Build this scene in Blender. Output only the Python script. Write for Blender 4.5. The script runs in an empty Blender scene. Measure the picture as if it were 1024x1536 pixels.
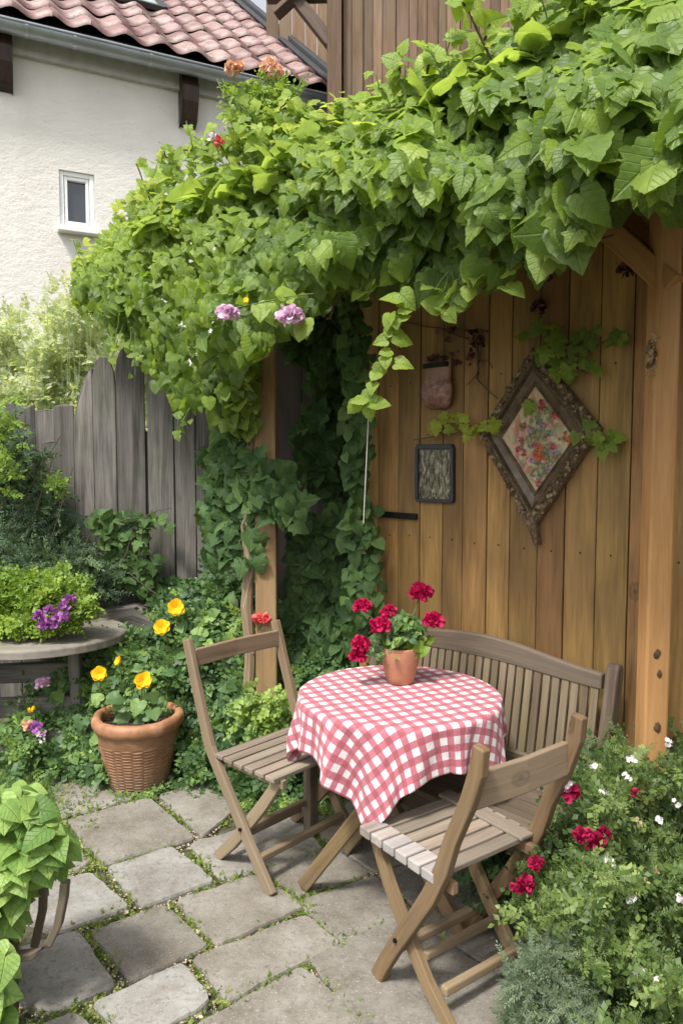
import bpy, math, random
import numpy as np
from mathutils import Vector, Matrix
random.seed(7); RNG = np.random.default_rng(11)
R = math.radians
C = bpy.context.scene.collection
sc = bpy.context.scene

# ---------------------------------------------------------------- camera, world, sun
PITCH = R(4); F = 1100.0; H = 1.6
cam_d = bpy.data.cameras.new("camera"); cam = bpy.data.objects.new("camera", cam_d); C.objects.link(cam)
cam.location = (0, 0, H); cam.rotation_euler = (R(90) - PITCH, 0, 0)
cam_d.sensor_fit = 'HORIZONTAL'; cam_d.sensor_width = 36; cam_d.lens = 36 * F / 1024
cam_d.clip_start = 0.05; cam_d.clip_end = 500
sc.camera = cam

SUN_AZ = math.atan2(-0.85, -0.53)      # direction towards the sun, in the ground plane
SUN_EL = R(58)
world = bpy.data.worlds.new("World"); sc.world = world; world.use_nodes = True
nt = world.node_tree; nt.nodes.clear()
sky = nt.nodes.new('ShaderNodeTexSky'); sky.sky_type = 'NISHITA'; sky.sun_disc = False
sky.sun_elevation = SUN_EL; sky.sun_rotation = math.pi / 2 - SUN_AZ
sky.dust_density = 3.5; sky.air_density = 1.0
hs = nt.nodes.new('ShaderNodeHueSaturation'); hs.inputs['Saturation'].default_value = 0.22
bg = nt.nodes.new('ShaderNodeBackground'); bg.inputs['Strength'].default_value = 0.15
wo = nt.nodes.new('ShaderNodeOutputWorld')
nt.links.new(sky.outputs[0], hs.inputs['Color']); nt.links.new(hs.outputs[0], bg.inputs[0]); nt.links.new(bg.outputs[0], wo.inputs[0])
sd = bpy.data.lights.new("sun", 'SUN'); sun = bpy.data.objects.new("sun", sd); C.objects.link(sun)
sd.energy = 2.5; sd.angle = R(8); sd.color = (1.0, 0.955, 0.88)
tosun = Vector((math.cos(SUN_AZ) * math.cos(SUN_EL), math.sin(SUN_AZ) * math.cos(SUN_EL), math.sin(SUN_EL)))
sun.rotation_euler = tosun.to_track_quat('Z', 'Y').to_euler()
vs = sc.view_settings; vs.view_transform = 'Standard'; vs.look = 'None'; vs.gamma = 1; vs.exposure = 0.92

# ---------------------------------------------------------------- pixel -> world
def ray(X, Y):
    a = (X - 512) / F; b = (Y - 768) / F
    return Vector((a, math.cos(PITCH) - b * math.sin(PITCH), -math.sin(PITCH) - b * math.cos(PITCH)))
def PZ(X, Y, z=0.0):
    d = ray(X, Y); t = (z - H) / d.z; return Vector((d.x * t, d.y * t, z))
def PD(X, Y, D):
    d = ray(X, Y); t = D / d.y; return Vector((d.x * t, D, H + d.z * t))
def PP(X, Y, p0, n):
    d = ray(X, Y); o = Vector((0, 0, H)); t = (p0 - o).dot(n) / d.dot(n); return o + d * t
def raynp(X, Y):
    a = (X - 512) / F; b = (Y - 768) / F
    return np.stack([a, math.cos(PITCH) - b * math.sin(PITCH), -math.sin(PITCH) - b * math.cos(PITCH)], 1)

# ---------------------------------------------------------------- object helpers
def tag(o, label=None, cat=None, group=None, kind=None):
    if label: o['label'] = label
    if cat: o['category'] = cat
    if group: o['group'] = group
    if kind: o['kind'] = kind
    return o
def thing(name, label, cat, loc=(0, 0, 0), group=None, rz=0):
    o = bpy.data.objects.new(name, None); C.objects.link(o)
    o.location = loc; o.rotation_euler = (0, 0, rz); o.empty_display_size = .1
    return tag(o, label, cat, group)
def rootloc(parent):
    v = Vector((0, 0, 0)); p = parent
    while p is not None:
        v += Vector(p.location); p = p.parent
    return v

class MB:
    """collects geometry; every vertex carries gc (a local grain coordinate) and rnd"""
    def __init__(s): s.v = []; s.f = []; s.g = []; s.r = []
    def add(s, vs_, fs, gs=None, rnd=None):
        b = len(s.v); rnd = random.random() if rnd is None else rnd
        s.v += [tuple(v) for v in vs_]; s.f += [tuple(i + b for i in f) for f in fs]
        s.g += [tuple(g) for g in (gs if gs is not None else vs_)]; s.r += [rnd] * len(vs_)
    def strip(s, pts, w, t, side, rnd=None, off=None, rough=0.0):
        """rectangular section swept along pts; w along `side`, t along the other axis"""
        pts = [Vector(p) for p in pts]; n = len(pts)
        w = w if isinstance(w, (list, tuple)) else [w] * n
        t = t if isinstance(t, (list, tuple)) else [t] * n
        off = Vector((random.uniform(0, 50), random.uniform(0, 50), random.uniform(0, 50))) if off is None else off
        V = []; G = []; L = 0
        for i, p in enumerate(pts):
            if i: L += (p - pts[i - 1]).length
            tan = (pts[min(i + 1, n - 1)] - pts[max(i - 1, 0)]).normalized()
            sd_ = Vector(side); sd_ = (sd_ - tan * sd_.dot(tan)).normalized(); nn = sd_.cross(tan)
            for a, b in ((-1, -1), (1, -1), (1, 1), (-1, 1)):
                ww = w[i] / 2 + random.uniform(-rough, rough); tt = t[i] / 2 + random.uniform(-rough, rough)
                V.append(p + sd_ * a * ww + nn * b * tt); G.append(off + Vector((L, a * w[i] / 2, b * t[i] / 2)))
        Fc = [(0, 1, 2, 3)[::-1], tuple(4 * (n - 1) + k for k in range(4))]
        for i in range(n - 1):
            for k in range(4):
                a = 4 * i + k; b = 4 * i + (k + 1) % 4; Fc.append((a, b, b + 4, a + 4))
        s.add(V, Fc, G, rnd)
    def tube(s, pts, r, n=7, rnd=None):
        pts = [Vector(p) for p in pts]; m = len(pts); r = r if isinstance(r, (list, tuple)) else [r] * m
        V = []; G = []; L = 0; up = Vector((.3, .2, 1))
        for i, p in enumerate(pts):
            if i: L += (p - pts[i - 1]).length
            tan = (pts[min(i + 1, m - 1)] - pts[max(i - 1, 0)]).normalized()
            if abs(tan.dot(up.normalized())) > .95: up = Vector((1, .1, 0))
            x = tan.cross(up).normalized(); y = tan.cross(x)
            for k in range(n):
                a = 2 * math.pi * k / n
                V.append(p + (x * math.cos(a) + y * math.sin(a)) * r[i]); G.append((L, r[i] * a, 0))
        Fc = [tuple(range(n))[::-1], tuple(n * (m - 1) + k for k in range(n))]
        for i in range(m - 1):
            for k in range(n):
                a = n * i + k; b = n * i + (k + 1) % n; Fc.append((a, b, b + n, a + n))
        s.add(V, Fc, G, rnd)
    def lathe(s, c, prof, n=40, rnd=None, mod=None, cap=True):
        V = []; G = []; m = len(prof)
        for i, (r, z) in enumerate(prof):
            for k in range(n):
                a = 2 * math.pi * k / n; rr = r + (mod(a, z) if mod else 0)
                V.append((c[0] + rr * math.cos(a), c[1] + rr * math.sin(a), c[2] + z)); G.append((a * .2, z, 0))
        Fc = []
        for i in range(m - 1):
            for k in range(n):
                a = n * i + k; b = n * i + (k + 1) % n; Fc.append((a, b, b + n, a + n))
        if cap: Fc.append(tuple(range(n))[::-1]); Fc.append(tuple(n * (m - 1) + k for k in range(n)))
        s.add(V, Fc, G, rnd)
    def prism(s, poly, z0, z1, rnd=None, shrink=0.0, rough=0.0):
        """polygon (list of xy) extruded; top shrunk slightly for a worn edge"""
        n = len(poly); cx = sum(p[0] for p in poly) / n; cy = sum(p[1] for p in poly) / n
        off = (random.uniform(0, 50), random.uniform(0, 50), 0)
        V = [(p[0], p[1], z0) for p in poly]
        V += [(p[0], p[1], z1 - shrink * 1.2) for p in poly]
        V += [(cx + (p[0] - cx) * (1 - shrink * 3), cy + (p[1] - cy) * (1 - shrink * 3), z1 + random.uniform(-rough, rough)) for p in poly]
        V.append((cx, cy, z1))
        Fc = []
        for l in (0, n):
            for i in range(n):
                j = (i + 1) % n; Fc.append((l + i, l + j, l + j + n, l + i + n))
        for i in range(n): Fc.append((2 * n + i, 2 * n + (i + 1) % n, 3 * n))
        Fc.append(tuple(range(n))[::-1])
        s.add(V, Fc, [(v[0] + off[0], v[1] + off[1], v[2]) for v in V], rnd)
    def box(s, c, sx, sy, sz, ax=None, rnd=None):
        """box with centre c and horizontal axis ax"""
        ax = Vector(ax or (1, 0, 0)).normalized(); ay = Vector((-ax.y, ax.x, 0)); c = Vector(c)
        V = [c + ax * a * sx / 2 + ay * b * sy / 2 + Vector((0, 0, d * sz / 2)) for d in (-1, 1) for a, b in ((-1, -1), (1, -1), (1, 1), (-1, 1))]
        o = random.uniform(0, 40)
        G = [(o + a * sx / 2, b * sy / 2, d * sz / 2) for d in (-1, 1) for a, b in ((-1, -1), (1, -1), (1, 1), (-1, 1))]
        s.add(V, [(3, 2, 1, 0), (4, 5, 6, 7), (0, 1, 5, 4), (1, 2, 6, 5), (2, 3, 7, 6), (3, 0, 4, 7)], G, rnd)
    def build(s, name, m, parent=None, bevel=0, smooth=False, solid=0, sub=0):
        me = bpy.data.meshes.new(name); L = rootloc(parent)
        me.from_pydata([(v[0] - L.x, v[1] - L.y, v[2] - L.z) for v in s.v], [], s.f)
        a = me.attributes.new('gc', 'FLOAT_VECTOR', 'POINT'); a.data.foreach_set('vector', np.array(s.g, dtype=np.float32).ravel())
        a = me.attributes.new('rnd', 'FLOAT', 'POINT'); a.data.foreach_set('value', np.array(s.r, dtype=np.float32))
        me.materials.append(m)
        if smooth: me.shade_smooth()
        o = bpy.data.objects.new(name, me); C.objects.link(o)
        if parent is not None: o.parent = parent
        if solid:
            q = o.modifiers.new('solid', 'SOLIDIFY'); q.thickness = solid; q.offset = 0
        if bevel:
            q = o.modifiers.new('bevel', 'BEVEL'); q.width = bevel; q.segments = 2; q.limit_method = 'ANGLE'; q.angle_limit = R(35)
        if sub:
            q = o.modifiers.new('sub', 'SUBSURF'); q.levels = sub; q.render_levels = sub
        return o

# ---------------------------------------------------------------- leaf templates (all triangles)
def leaf_tpl(half, mid, fold=.25, droop=.25, jit=.03, wob=0.035, sub=3):
    rj = random.Random(random.random()); ph = rj.uniform(0, 6); tw = rj.uniform(-.25, .25)
    if sub > 1:      # densify the outline along a smooth curve, then add fine teeth
        h2 = [half[0]]; m2 = [mid[0]]; N0 = len(half)
        for i in range(1, N0):
            p0, p1, p2, p3 = half[max(i - 2, 0)], half[i - 1], half[i], half[min(i + 1, N0 - 1)]
            for q in range(1, sub + 1):
                u = q / sub; cr = [.5 * (2 * p1[k] + (p2[k] - p0[k]) * u + (2 * p0[k] - 5 * p1[k] + 4 * p2[k] - p3[k]) * u * u + (3 * p1[k] - p0[k] - 3 * p2[k] + p3[k]) * u ** 3) for k in (0, 1)]
                tooth = (.018 if (q % 2) else -.012) if (jit > .01 and 0 < i < N0 - 1) else 0
                h2.append((max(cr[0] + tooth, 0) if q < sub or i < N0 - 1 else cr[0], cr[1])); m2.append(mid[i - 1] * (1 - u) + mid[i] * u)
        half, mid = h2, m2
    n = len(half)
    def zf(x, y): return fold * (abs(x) ** 1.3) - droop * y * abs(y) + wob * math.sin(8 * abs(x) + 9 * y + ph) * abs(x) * 2.2 + tw * x * y
    V = [(0, y, zf(0, y) - .012) for y in mid]
    for sgn in (1, -1):
        for fr in (.5, 1):
            for i, (x, y) in enumerate(half):
                e = 0 if i in (0, n - 1) or fr < 1 else jit
                xx = x * fr + rj.uniform(-e, e) * .6; yy = mid[i] + (y - mid[i]) * fr + rj.uniform(-e, e) * .6; V.append((sgn * xx, yy, zf(xx, yy)))
    T = []
    for k in (0, 1):
        for c in (0, 1):
            a0 = 0 if c == 0 else n * (1 + 2 * k); b0 = n * (1 + 2 * k + c)
            for i in range(n - 1):
                q = (a0 + i, b0 + i, b0 + i + 1, a0 + i + 1) if k == 0 else (a0 + i + 1, b0 + i + 1, b0 + i, a0 + i)
                T += [(q[0], q[1], q[2]), (q[0], q[2], q[3])]
    V = np.array(V, dtype=np.float64); return V, np.array(T), V.copy()
LOB = [(0, 0), (.26, -.16), (.5, -.04), (.43, .14), (.6, .36), (.36, .42), (.27, .64), (.11, .86), (0, 1)]
LOBM = [0, .02, .1, .2, .35, .46, .66, .86, 1]
HRT = [(0, 0), (.16, -.13), (.38, -.11), (.52, .10), (.50, .36), (.36, .62), (.15, .86), (0, 1.02)]
HRTM = [0, .02, .1, .22, .42, .64, .86, 1.02]
OVA = [(0, 0), (.2, .16), (.27, .4), (.2, .7), (0, 1)]
OVAM = [0, .18, .42, .7, 1]
T_lob = [leaf_tpl(LOB, LOBM, random.uniform(-.2, .3), random.uniform(.1, .6), .02, .04, 2) for _ in range(8)]
T_hrt = [leaf_tpl(HRT, HRTM, random.uniform(-.25, .3), random.uniform(.1, .65), .015) for _ in range(8)]
T_broad = [leaf_tpl(HRT, HRTM, random.uniform(-.15, .2), random.uniform(.2, .7), .005, .02, 3) for _ in range(6)]
T_slim = [leaf_tpl([(x * .8, y) for x, y in HRT], HRTM, random.uniform(-.1, .3), random.uniform(.1, .6), .015) for _ in range(5)]
T_ova = [leaf_tpl(OVA, OVAM, random.uniform(.1, .4), random.uniform(.1, .4), .02, .05, 1) for _ in range(3)]
def tiny(w=.28, fold=.2):
    V = np.array([(0, 0, 0), (w, .45, fold * w), (0, 1, -.1), (-w, .45, fold * w), (0, .5, 0)], dtype=np.float64)
    return V, np.array([(0, 1, 4), (1, 2, 4), (2, 3, 4), (3, 0, 4)]), V.copy()
def combine(parts):
    V = []; T = []; G = []; b = 0
    for v, t, g in parts: V.append(v); T.append(t + b); G.append(g); b += len(v)
    return np.concatenate(V), np.concatenate(T), np.concatenate(G)
def place(tpl, p, y, z, s):
    y = Vector(y).normalized(); z = Vector(z); z = (z - y * z.dot(y)).normalized(); x = y.cross(z)
    M = np.array([x, y, z]); v, t, g = tpl; return v @ M * s + np.array(p), t, g
def sprig(n=9, wide=.3, ls=.32, curl=.15, tip=True):
    P = []
    sx, sz = random.uniform(-.1, .1), random.uniform(-curl, curl)
    st = []
    for i in range(n):
        u = (i + 1) / n; p = (sx * u * u * 2, u, sz * u * u * 2 - .1 * u * u); st.append(p)
        for sg in ((-1, 1) if i < n - 1 else (0,)):
            a = R(random.uniform(35, 70)) * sg
            P.append(place(tiny(wide, random.uniform(0, .4)), p, (math.sin(a), math.cos(a), random.uniform(-.35, .35)),
                           (random.uniform(-.4, .4), random.uniform(-.4, .4), 1), ls * random.uniform(.6, 1.1) * (1 - .3 * u)))
    v = np.array([(0.012, 0, 0), (-.012, 0, 0), (sx * .5 + .01, .5, sz * .5), (sx * .5 - .01, .5, sz * .5), (sx * 2, 1, sz * 2 - .1)])
    P.append((v, np.array([(0, 1, 3), (0, 3, 2), (2, 3, 4)]), v.copy()))
    return combine(P)
T_fine = [sprig(9, .2, .24) for _ in range(5)]          # feathery
T_med = [sprig(5, .36, .42) for _ in range(6)]           # leafy
T_round = [sprig(4, .42, .5, .3) for _ in range(5)]
def petal_tpl():
    V = np.array([(0, 0, 0), (.3, .35, .12), (.42, .75, .05), (.18, 1, -.08), (-.15, 1.02, -.05), (-.42, .75, .07), (-.3, .35, .12), (0, .55, -.04)], dtype=np.float64)
    return V, np.array([(0, 1, 7), (1, 2, 7), (2, 3, 7), (3, 4, 7), (4, 5, 7), (5, 6, 7), (6, 0, 7)]), V.copy()
T_pet = [petal_tpl()]

def unit(a): return a / np.maximum(np.linalg.norm(a, axis=1, keepdims=True), 1e-9)
def scatter(name, m, tpls, P, N, T, S, Rn, parent=None):
    """copies of leaf templates as one mesh: P base, N normal, T tip direction, S size, Rn random tone"""
    P = np.asarray(P, float); k = len(P); N = unit(np.asarray(N, float)); T = np.asarray(T, float)
    T = unit(T - N * np.sum(T * N, 1, keepdims=True)); B = np.cross(T, N)
    which = RNG.integers(0, len(tpls), k); VV = []; FF = []; GG = []; RR = []; base = 0
    L = np.array(rootloc(parent))
    for ti, (v, t, g) in enumerate(tpls):
        ix = np.nonzero(which == ti)[0]
        if not len(ix): continue
        X = (v[None, :, 0:1] * B[ix][:, None, :] + v[None, :, 1:2] * T[ix][:, None, :] + v[None, :, 2:3] * N[ix][:, None, :]) * np.asarray(S)[ix][:, None, None] + P[ix][:, None, :]
        nv = len(v); VV.append(X.reshape(-1, 3)); RR.append(np.repeat(np.asarray(Rn)[ix], nv)); GG.append(np.tile(g, (len(ix), 1)))
        FF.append((t[None] + (np.arange(len(ix)) * nv)[:, None, None] + base).reshape(-1, 3)); base += nv * len(ix)
    VV = np.concatenate(VV) - L; FF = np.concatenate(FF); GG = np.concatenate(GG); RR = np.concatenate(RR)
    me = bpy.data.meshes.new(name); nf = len(FF)
    me.vertices.add(len(VV)); me.vertices.foreach_set('co', VV.astype(np.float32).ravel())
    me.loops.add(nf * 3); me.loops.foreach_set('vertex_index', FF.astype(np.int32).ravel())
    me.polygons.add(nf); me.polygons.foreach_set('loop_start', np.arange(0, nf * 3, 3, dtype=np.int32))
    me.update(calc_edges=True)
    a = me.attributes.new('gc', 'FLOAT_VECTOR', 'POINT'); a.data.foreach_set('vector', GG.astype(np.float32).ravel())
    a = me.attributes.new('rnd', 'FLOAT', 'POINT'); a.data.foreach_set('value', RR.astype(np.float32))
    me.materials.append(m); me.shade_smooth()
    o = bpy.data.objects.new(name, me); C.objects.link(o)
    if parent is not None: o.parent = parent
    return o
_nz = np.random.default_rng(5).random((64, 64))
def vnoise(x, y):
    x = np.asarray(x, float); y = np.asarray(y, float); xi = np.floor(x).astype(int); yi = np.floor(y).astype(int); fx = x - xi; fy = y - yi
    fx = fx * fx * (3 - 2 * fx); fy = fy * fy * (3 - 2 * fy); g = lambda a, b: _nz[a % 64, b % 64]
    return (g(xi, yi) * (1 - fx) + g(xi + 1, yi) * fx) * (1 - fy) + (g(xi, yi + 1) * (1 - fx) + g(xi + 1, yi + 1) * fx) * fy
def inpoly(px, py, poly):
    ins = np.zeros(len(px), bool); n = len(poly)
    for i in range(n):
        x1, y1 = poly[i]; x2, y2 = poly[(i + 1) % n]
        c = ((y1 > py) != (y2 > py)) & (px < (x2 - x1) * (py - y1) / ((y2 - y1) + 1e-9) + x1); ins ^= c
    return ins
def region(poly, n, depth, bump=.12, bscale=45, jit=.08, edge=8):
    """n points on a lumpy slanted surface whose silhouette is poly; depth(x, y) in metres"""
    xs = [p[0] for p in poly]; ys = [p[1] for p in poly]; X = []; Y = []; tot = 0
    while tot < n:
        x = RNG.uniform(min(xs), max(xs), n * 2); y = RNG.uniform(min(ys), max(ys), n * 2)
        k = inpoly(x + RNG.normal(0, edge, n * 2), y + RNG.normal(0, edge, n * 2), poly); X.append(x[k]); Y.append(y[k]); tot += k.sum()
    X = np.concatenate(X)[:n]; Y = np.concatenate(Y)[:n]
    nb = vnoise(X / bscale, Y / bscale) * .65 + vnoise(X / bscale * 2.3 + 9, Y / bscale * 2.3) * .35
    D = depth(X, Y) + (nb - .5) * -2 * bump + np.abs(RNG.normal(0, jit, n))
    d = raynp(X, Y); P = d * (D / d[:, 1])[:, None]; P[:, 2] += H
    return P, X, Y, nb
def dirs(P, up=.6, out=.7, rnd=.5, tipdown=.5, tiprand=.8, tipout=.3):
    n = len(P); h = -P.copy(); h[:, 2] = 0; h = unit(h); z = np.array([0, 0, 1.])
    N = h * out + z * up + RNG.normal(0, rnd, (n, 3)); T = -z * tipdown + h * tipout + RNG.normal(0, tiprand, (n, 3)); return unit(N), unit(T)

# ---------------------------------------------------------------- materials
def mat(name):
    m = bpy.data.materials.new(name); m.use_nodes = True; t = m.node_tree
    b = t.nodes['Principled BSDF']; return m, t, b
def N_(t, typ, **k):
    n = t.nodes.new(typ)
    for a, v in k.items(): setattr(n, a, v)
    return n
def ramp(t, fac, stops):
    r = N_(t, 'ShaderNodeValToRGB'); e = r.color_ramp.elements
    while len(e) < len(stops): e.new(.5)
    for i, (p, c) in enumerate(stops): e[i].position = p; e[i].color = (*c, 1) if len(c) == 3 else c
    t.links.new(fac, r.inputs[0]); return r.outputs[0]
def attr(t, n, vec=True):
    a = N_(t, 'ShaderNodeAttribute'); a.attribute_name = n; return a.outputs['Vector'] if vec else a.outputs['Fac']
def noise(t, vec, scale, detail=4, rough=.55, mapping=None, dist=0):
    if mapping:
        mp = N_(t, 'ShaderNodeMapping'); mp.inputs['Scale'].default_value = mapping; t.links.new(vec, mp.inputs[0]); vec = mp.outputs[0]
    n = N_(t, 'ShaderNodeTexNoise'); n.inputs['Scale'].default_value = scale; n.inputs['Detail'].default_value = detail
    n.inputs['Roughness'].default_value = rough; n.inputs['Distortion'].default_value = dist; t.links.new(vec, n.inputs['Vector']); return n.outputs['Fac']
def mix(t, f, a, b, mode='MIX'):
    m = N_(t, 'ShaderNodeMix', data_type='RGBA', blend_type=mode)
    for s, v in (('Factor_Float', f), ('A_Color', a), ('B_Color', b)):
        i = [q for q in m.inputs if q.identifier == s][0]
        if hasattr(v, 'links') or isinstance(v, bpy.types.NodeSocket): t.links.new(v, i)
        else: i.default_value = (*v, 1) if isinstance(v, tuple) and len(v) == 3 else v
    return [q for q in m.outputs if q.identifier == 'Result_Color'][0]
def math_(t, op, a, b=0.0, c=None):
    m = N_(t, 'ShaderNodeMath', operation=op)
    for i, v in enumerate((a, b, c)):
        if v is None: continue
        if isinstance(v, bpy.types.NodeSocket): t.links.new(v, m.inputs[i])
        else: m.inputs[i].default_value = v
    return m.outputs[0]
def bump(t, b, h, strength=.3, dist=.005):
    n = N_(t, 'ShaderNodeBump'); n.inputs['Strength'].default_value = strength; n.inputs['Distance'].default_value = dist
    t.links.new(h, n.inputs['Height']); t.links.new(n.outputs[0], b.inputs['Normal'])
def wood(name, dark, light, rough=.7, contrast=1, weather=None, knots=True, wamt=.5, vary=.35, streak=22, green=0):
    m, t, b = mat(name); g = attr(t, 'gc'); rn = attr(t, 'rnd', False)
    g1 = noise(t, g, 1, 5, .6, (1.6, streak, streak), .6); g2 = noise(t, g, 1, 4, .65, (5, streak * 5, streak * 5), .2)
    g3 = noise(t, g, 1.3, 3, .6)
    f = math_(t, 'ADD', math_(t, 'MULTIPLY', g1, .6), math_(t, 'MULTIPLY', g2, .4))
    md = tuple((a + c) / 2 for a, c in zip(dark, light))
    col = ramp(t, f, [(.5 - .2 / contrast, dark), (.5, md), (.5 + .2 / contrast, light)])
    if knots:
        mp = N_(t, 'ShaderNodeMapping'); mp.inputs['Scale'].default_value = (4.2, 6, 0); t.links.new(g, mp.inputs[0])
        v = N_(t, 'ShaderNodeTexVoronoi'); v.inputs['Scale'].default_value = 1; v.inputs['Randomness'].default_value = .8; t.links.new(mp.outputs[0], v.inputs['Vector'])
        sc_n = N_(t, 'ShaderNodeSeparateColor'); t.links.new(v.outputs['Color'], sc_n.inputs[0])
        k = ramp(t, math_(t, 'ADD', v.outputs['Distance'], math_(t, 'MULTIPLY', g2, .08)), [(.09, (1, 1, 1)), (.13, (.35, .35, .35)), (.17, (.6, .6, .6)), (.22, (0, 0, 0))])
        k = math_(t, 'MULTIPLY', k, math_(t, 'GREATER_THAN', sc_n.outputs[0], .5))
        col = mix(t, math_(t, 'MULTIPLY', k, .95), col, tuple(c * .45 for c in dark))
    if weather:
        w = ramp(t, g3, [(.38, (0, 0, 0)), (.66, (1, 1, 1))]); col = mix(t, math_(t, 'MULTIPLY', w, wamt), col, weather)
    if green:
        w = ramp(t, noise(t, g, 3, 5, .7), [(.5, (0, 0, 0)), (.75, (1, 1, 1))]); col = mix(t, math_(t, 'MULTIPLY', w, green), col, (.06, .075, .03))
    hv = N_(t, 'ShaderNodeHueSaturation'); t.links.new(col, hv.inputs['Color'])
    t.links.new(math_(t, 'ADD', math_(t, 'MULTIPLY', rn, vary), 1 - vary / 2), hv.inputs['Value'])
    t.links.new(math_(t, 'ADD', math_(t, 'MULTIPLY', math_(t, 'FRACT', math_(t, 'MULTIPLY', rn, 7.3)), .02), .49), hv.inputs['Hue'])
    t.links.new(hv.outputs[0], b.inputs['Base Color'])
    b.inputs['Roughness'].default_value = rough; b.inputs['Specular IOR Level'].default_value = .3
    bump(t, b, f, .45, .004); return m
def plain(name, c, rough=.6, var=.2, scale=8, bmp=.2, bdist=.003, metal=0, spec=.5, c2=None, obj=True):
    m, t, b = mat(name); tc = N_(t, 'ShaderNodeTexCoord').outputs['Object']
    n = noise(t, tc, scale, 6, .65)
    c2 = c2 or tuple(x * (1 - var) for x in c)
    t.links.new(ramp(t, n, [(.35, c2), (.65, c)]), b.inputs['Base Color']); b.inputs['Roughness'].default_value = rough
    b.inputs['Metallic'].default_value = metal; b.inputs['Specular IOR Level'].default_value = spec
    if bmp: bump(t, b, noise(t, tc, scale * 4, 5, .7), bmp, bdist)
    return m
def leafm(name, stops, trans=.4, rough=.5, spec=.4, vein=.25):
    m, t, b = mat(name); g = attr(t, 'gc'); rn = attr(t, 'rnd', False)
    col = ramp(t, rn, stops)
    sp = N_(t, 'ShaderNodeSeparateXYZ'); t.links.new(g, sp.inputs[0])
    ax = math_(t, 'ABSOLUTE', sp.outputs[0])
    # midrib and side veins
    mid = ramp(t, ax, [(.0, (1, 1, 1)), (.035, (0, 0, 0))])
    vv = math_(t, 'FRACT', math_(t, 'MULTIPLY', math_(t, 'SUBTRACT', sp.outputs[1], math_(t, 'MULTIPLY', ax, .7)), 5.5))
    sv = ramp(t, vv, [(.0, (.6, .6, .6)), (.1, (0, 0, 0)), (.9, (0, 0, 0)), (1, (.6, .6, .6))])
    lt = math_(t, 'MULTIPLY', math_(t, 'MAXIMUM', mid, sv), vein)
    col = mix(t, lt, col, (.3, .42, .12))
    nn = ramp(t, noise(t, N_(t, 'ShaderNodeTexCoord').outputs['Object'], 28, 5, .7), [(.35, (0, 0, 0)), (.7, (1, 1, 1))])
    col = mix(t, math_(t, 'MULTIPLY', nn, .6), col, mix(t, .5, col, (.02, .04, .01)))
    gm_ = N_(t, 'ShaderNodeNewGeometry'); col = mix(t, math_(t, 'MULTIPLY', gm_.outputs['Backfacing'], .35), col, (.26, .34, .20))
    t.links.new(col, b.inputs['Base Color']); b.inputs['Roughness'].default_value = rough; b.inputs['Specular IOR Level'].default_value = spec
    if vein: bump(t, b, math_(t, 'SUBTRACT', 1, math_(t, 'ADD', math_(t, 'MAXIMUM', mid, sv), math_(t, 'MULTIPLY', noise(t, g, 7, 3), .8))), .6, .004)
    tr = N_(t, 'ShaderNodeBsdfTranslucent')
    t.links.new(mix(t, .6, col, mix(t, 1, col, (1.7, 1.6, .35), 'MULTIPLY')), tr.inputs[0])
    ms = N_(t, 'ShaderNodeMixShader'); ms.inputs[0].default_value = trans
    t.links.new(b.outputs[0], ms.inputs[1]); t.links.new(tr.outputs[0], ms.inputs[2]); t.links.new(ms.outputs[0], t.nodes['Material Output'].inputs[0])
    return m
def petalm(name, c0, c1, trans=.3):
    m, t, b = mat(name); rn = attr(t, 'rnd', False); col = ramp(t, rn, [(0, c0), (1, c1)])
    t.links.new(col, b.inputs['Base Color']); b.inputs['Roughness'].default_value = .6; b.inputs['Specular IOR Level'].default_value = .2
    tr = N_(t, 'ShaderNodeBsdfTranslucent'); t.links.new(col, tr.inputs[0]); ms = N_(t, 'ShaderNodeMixShader'); ms.inputs[0].default_value = trans
    t.links.new(b.outputs[0], ms.inputs[1]); t.links.new(tr.outputs[0], ms.inputs[2]); t.links.new(ms.outputs[0], t.nodes['Material Output'].inputs[0]); return m

M = {}
M['shed'] = wood('shed_wood', (.15, .082, .026), (.36, .21, .073), .6, 1.3, (.12, .075, .035), True, .6, .55, 14)
M['post'] = wood('post_wood', (.28, .145, .045), (.50, .29, .115), .6, 1.1, (.24, .13, .055), True, .35, .1, 12)
M['weather'] = wood('weathered_wood', (.17, .125, .082), (.40, .325, .245), .78, .9, (.30, .27, .235), False, .5, .3, 26)
M['chairw'] = wood('chair_wood', (.11, .075, .042), (.28, .20, .125), .7, .9, (.25, .205, .16), True, .35, .25, 26)
M['chairy'] = wood('chair_leg_wood', (.095, .060, .028), (.25, .165, .085), .65, 1.2, (.17, .13, .09), True, .35, .2, 22)
M['slat'] = wood('slat_wood', (.11, .085, .058), (.30, .245, .185), .75, 1.2, (.25, .215, .18), False, .5, .3, 30)
M['whitew'] = wood('paint_worn_wood', (.14, .11, .08), (.34, .30, .26), .75, 1.6, (.46, .45, .46), False, .8, .35, 30)
M['bench'] = wood('bench_wood', (.048, .035, .024), (.17, .128, .09), .75, 1.1, (.14, .115, .09), True, .5, .3, 24, .25)
M['benchs'] = wood('bench_slat_wood', (.07, .05, .028), (.20, .15, .09), .75, .9, (.20, .17, .13), False, .5, .5, 24, .2)
M['fence'] = wood('fence_wood', (.032, .028, .025), (.165, .15, .138), .85, 1.7, (.20, .187, .172), True, .5, .5, 26, .45)
M['dark'] = wood('dark_wood', (.016, .010, .008), (.06, .035, .024), .45, .8, None, False, 0, .3, 20)
M['dfence'] = wood('dark_fence_wood', (.045, .032, .034), (.115, .085, .085), .85, .9, (.08, .065, .07), False, .6, .4, 14, .3)
M['clad'] = wood('cladding_wood', (.095, .055, .03), (.24, .155, .09), .75, 1, (.17, .135, .105), False, .45, .7, 16)
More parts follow.
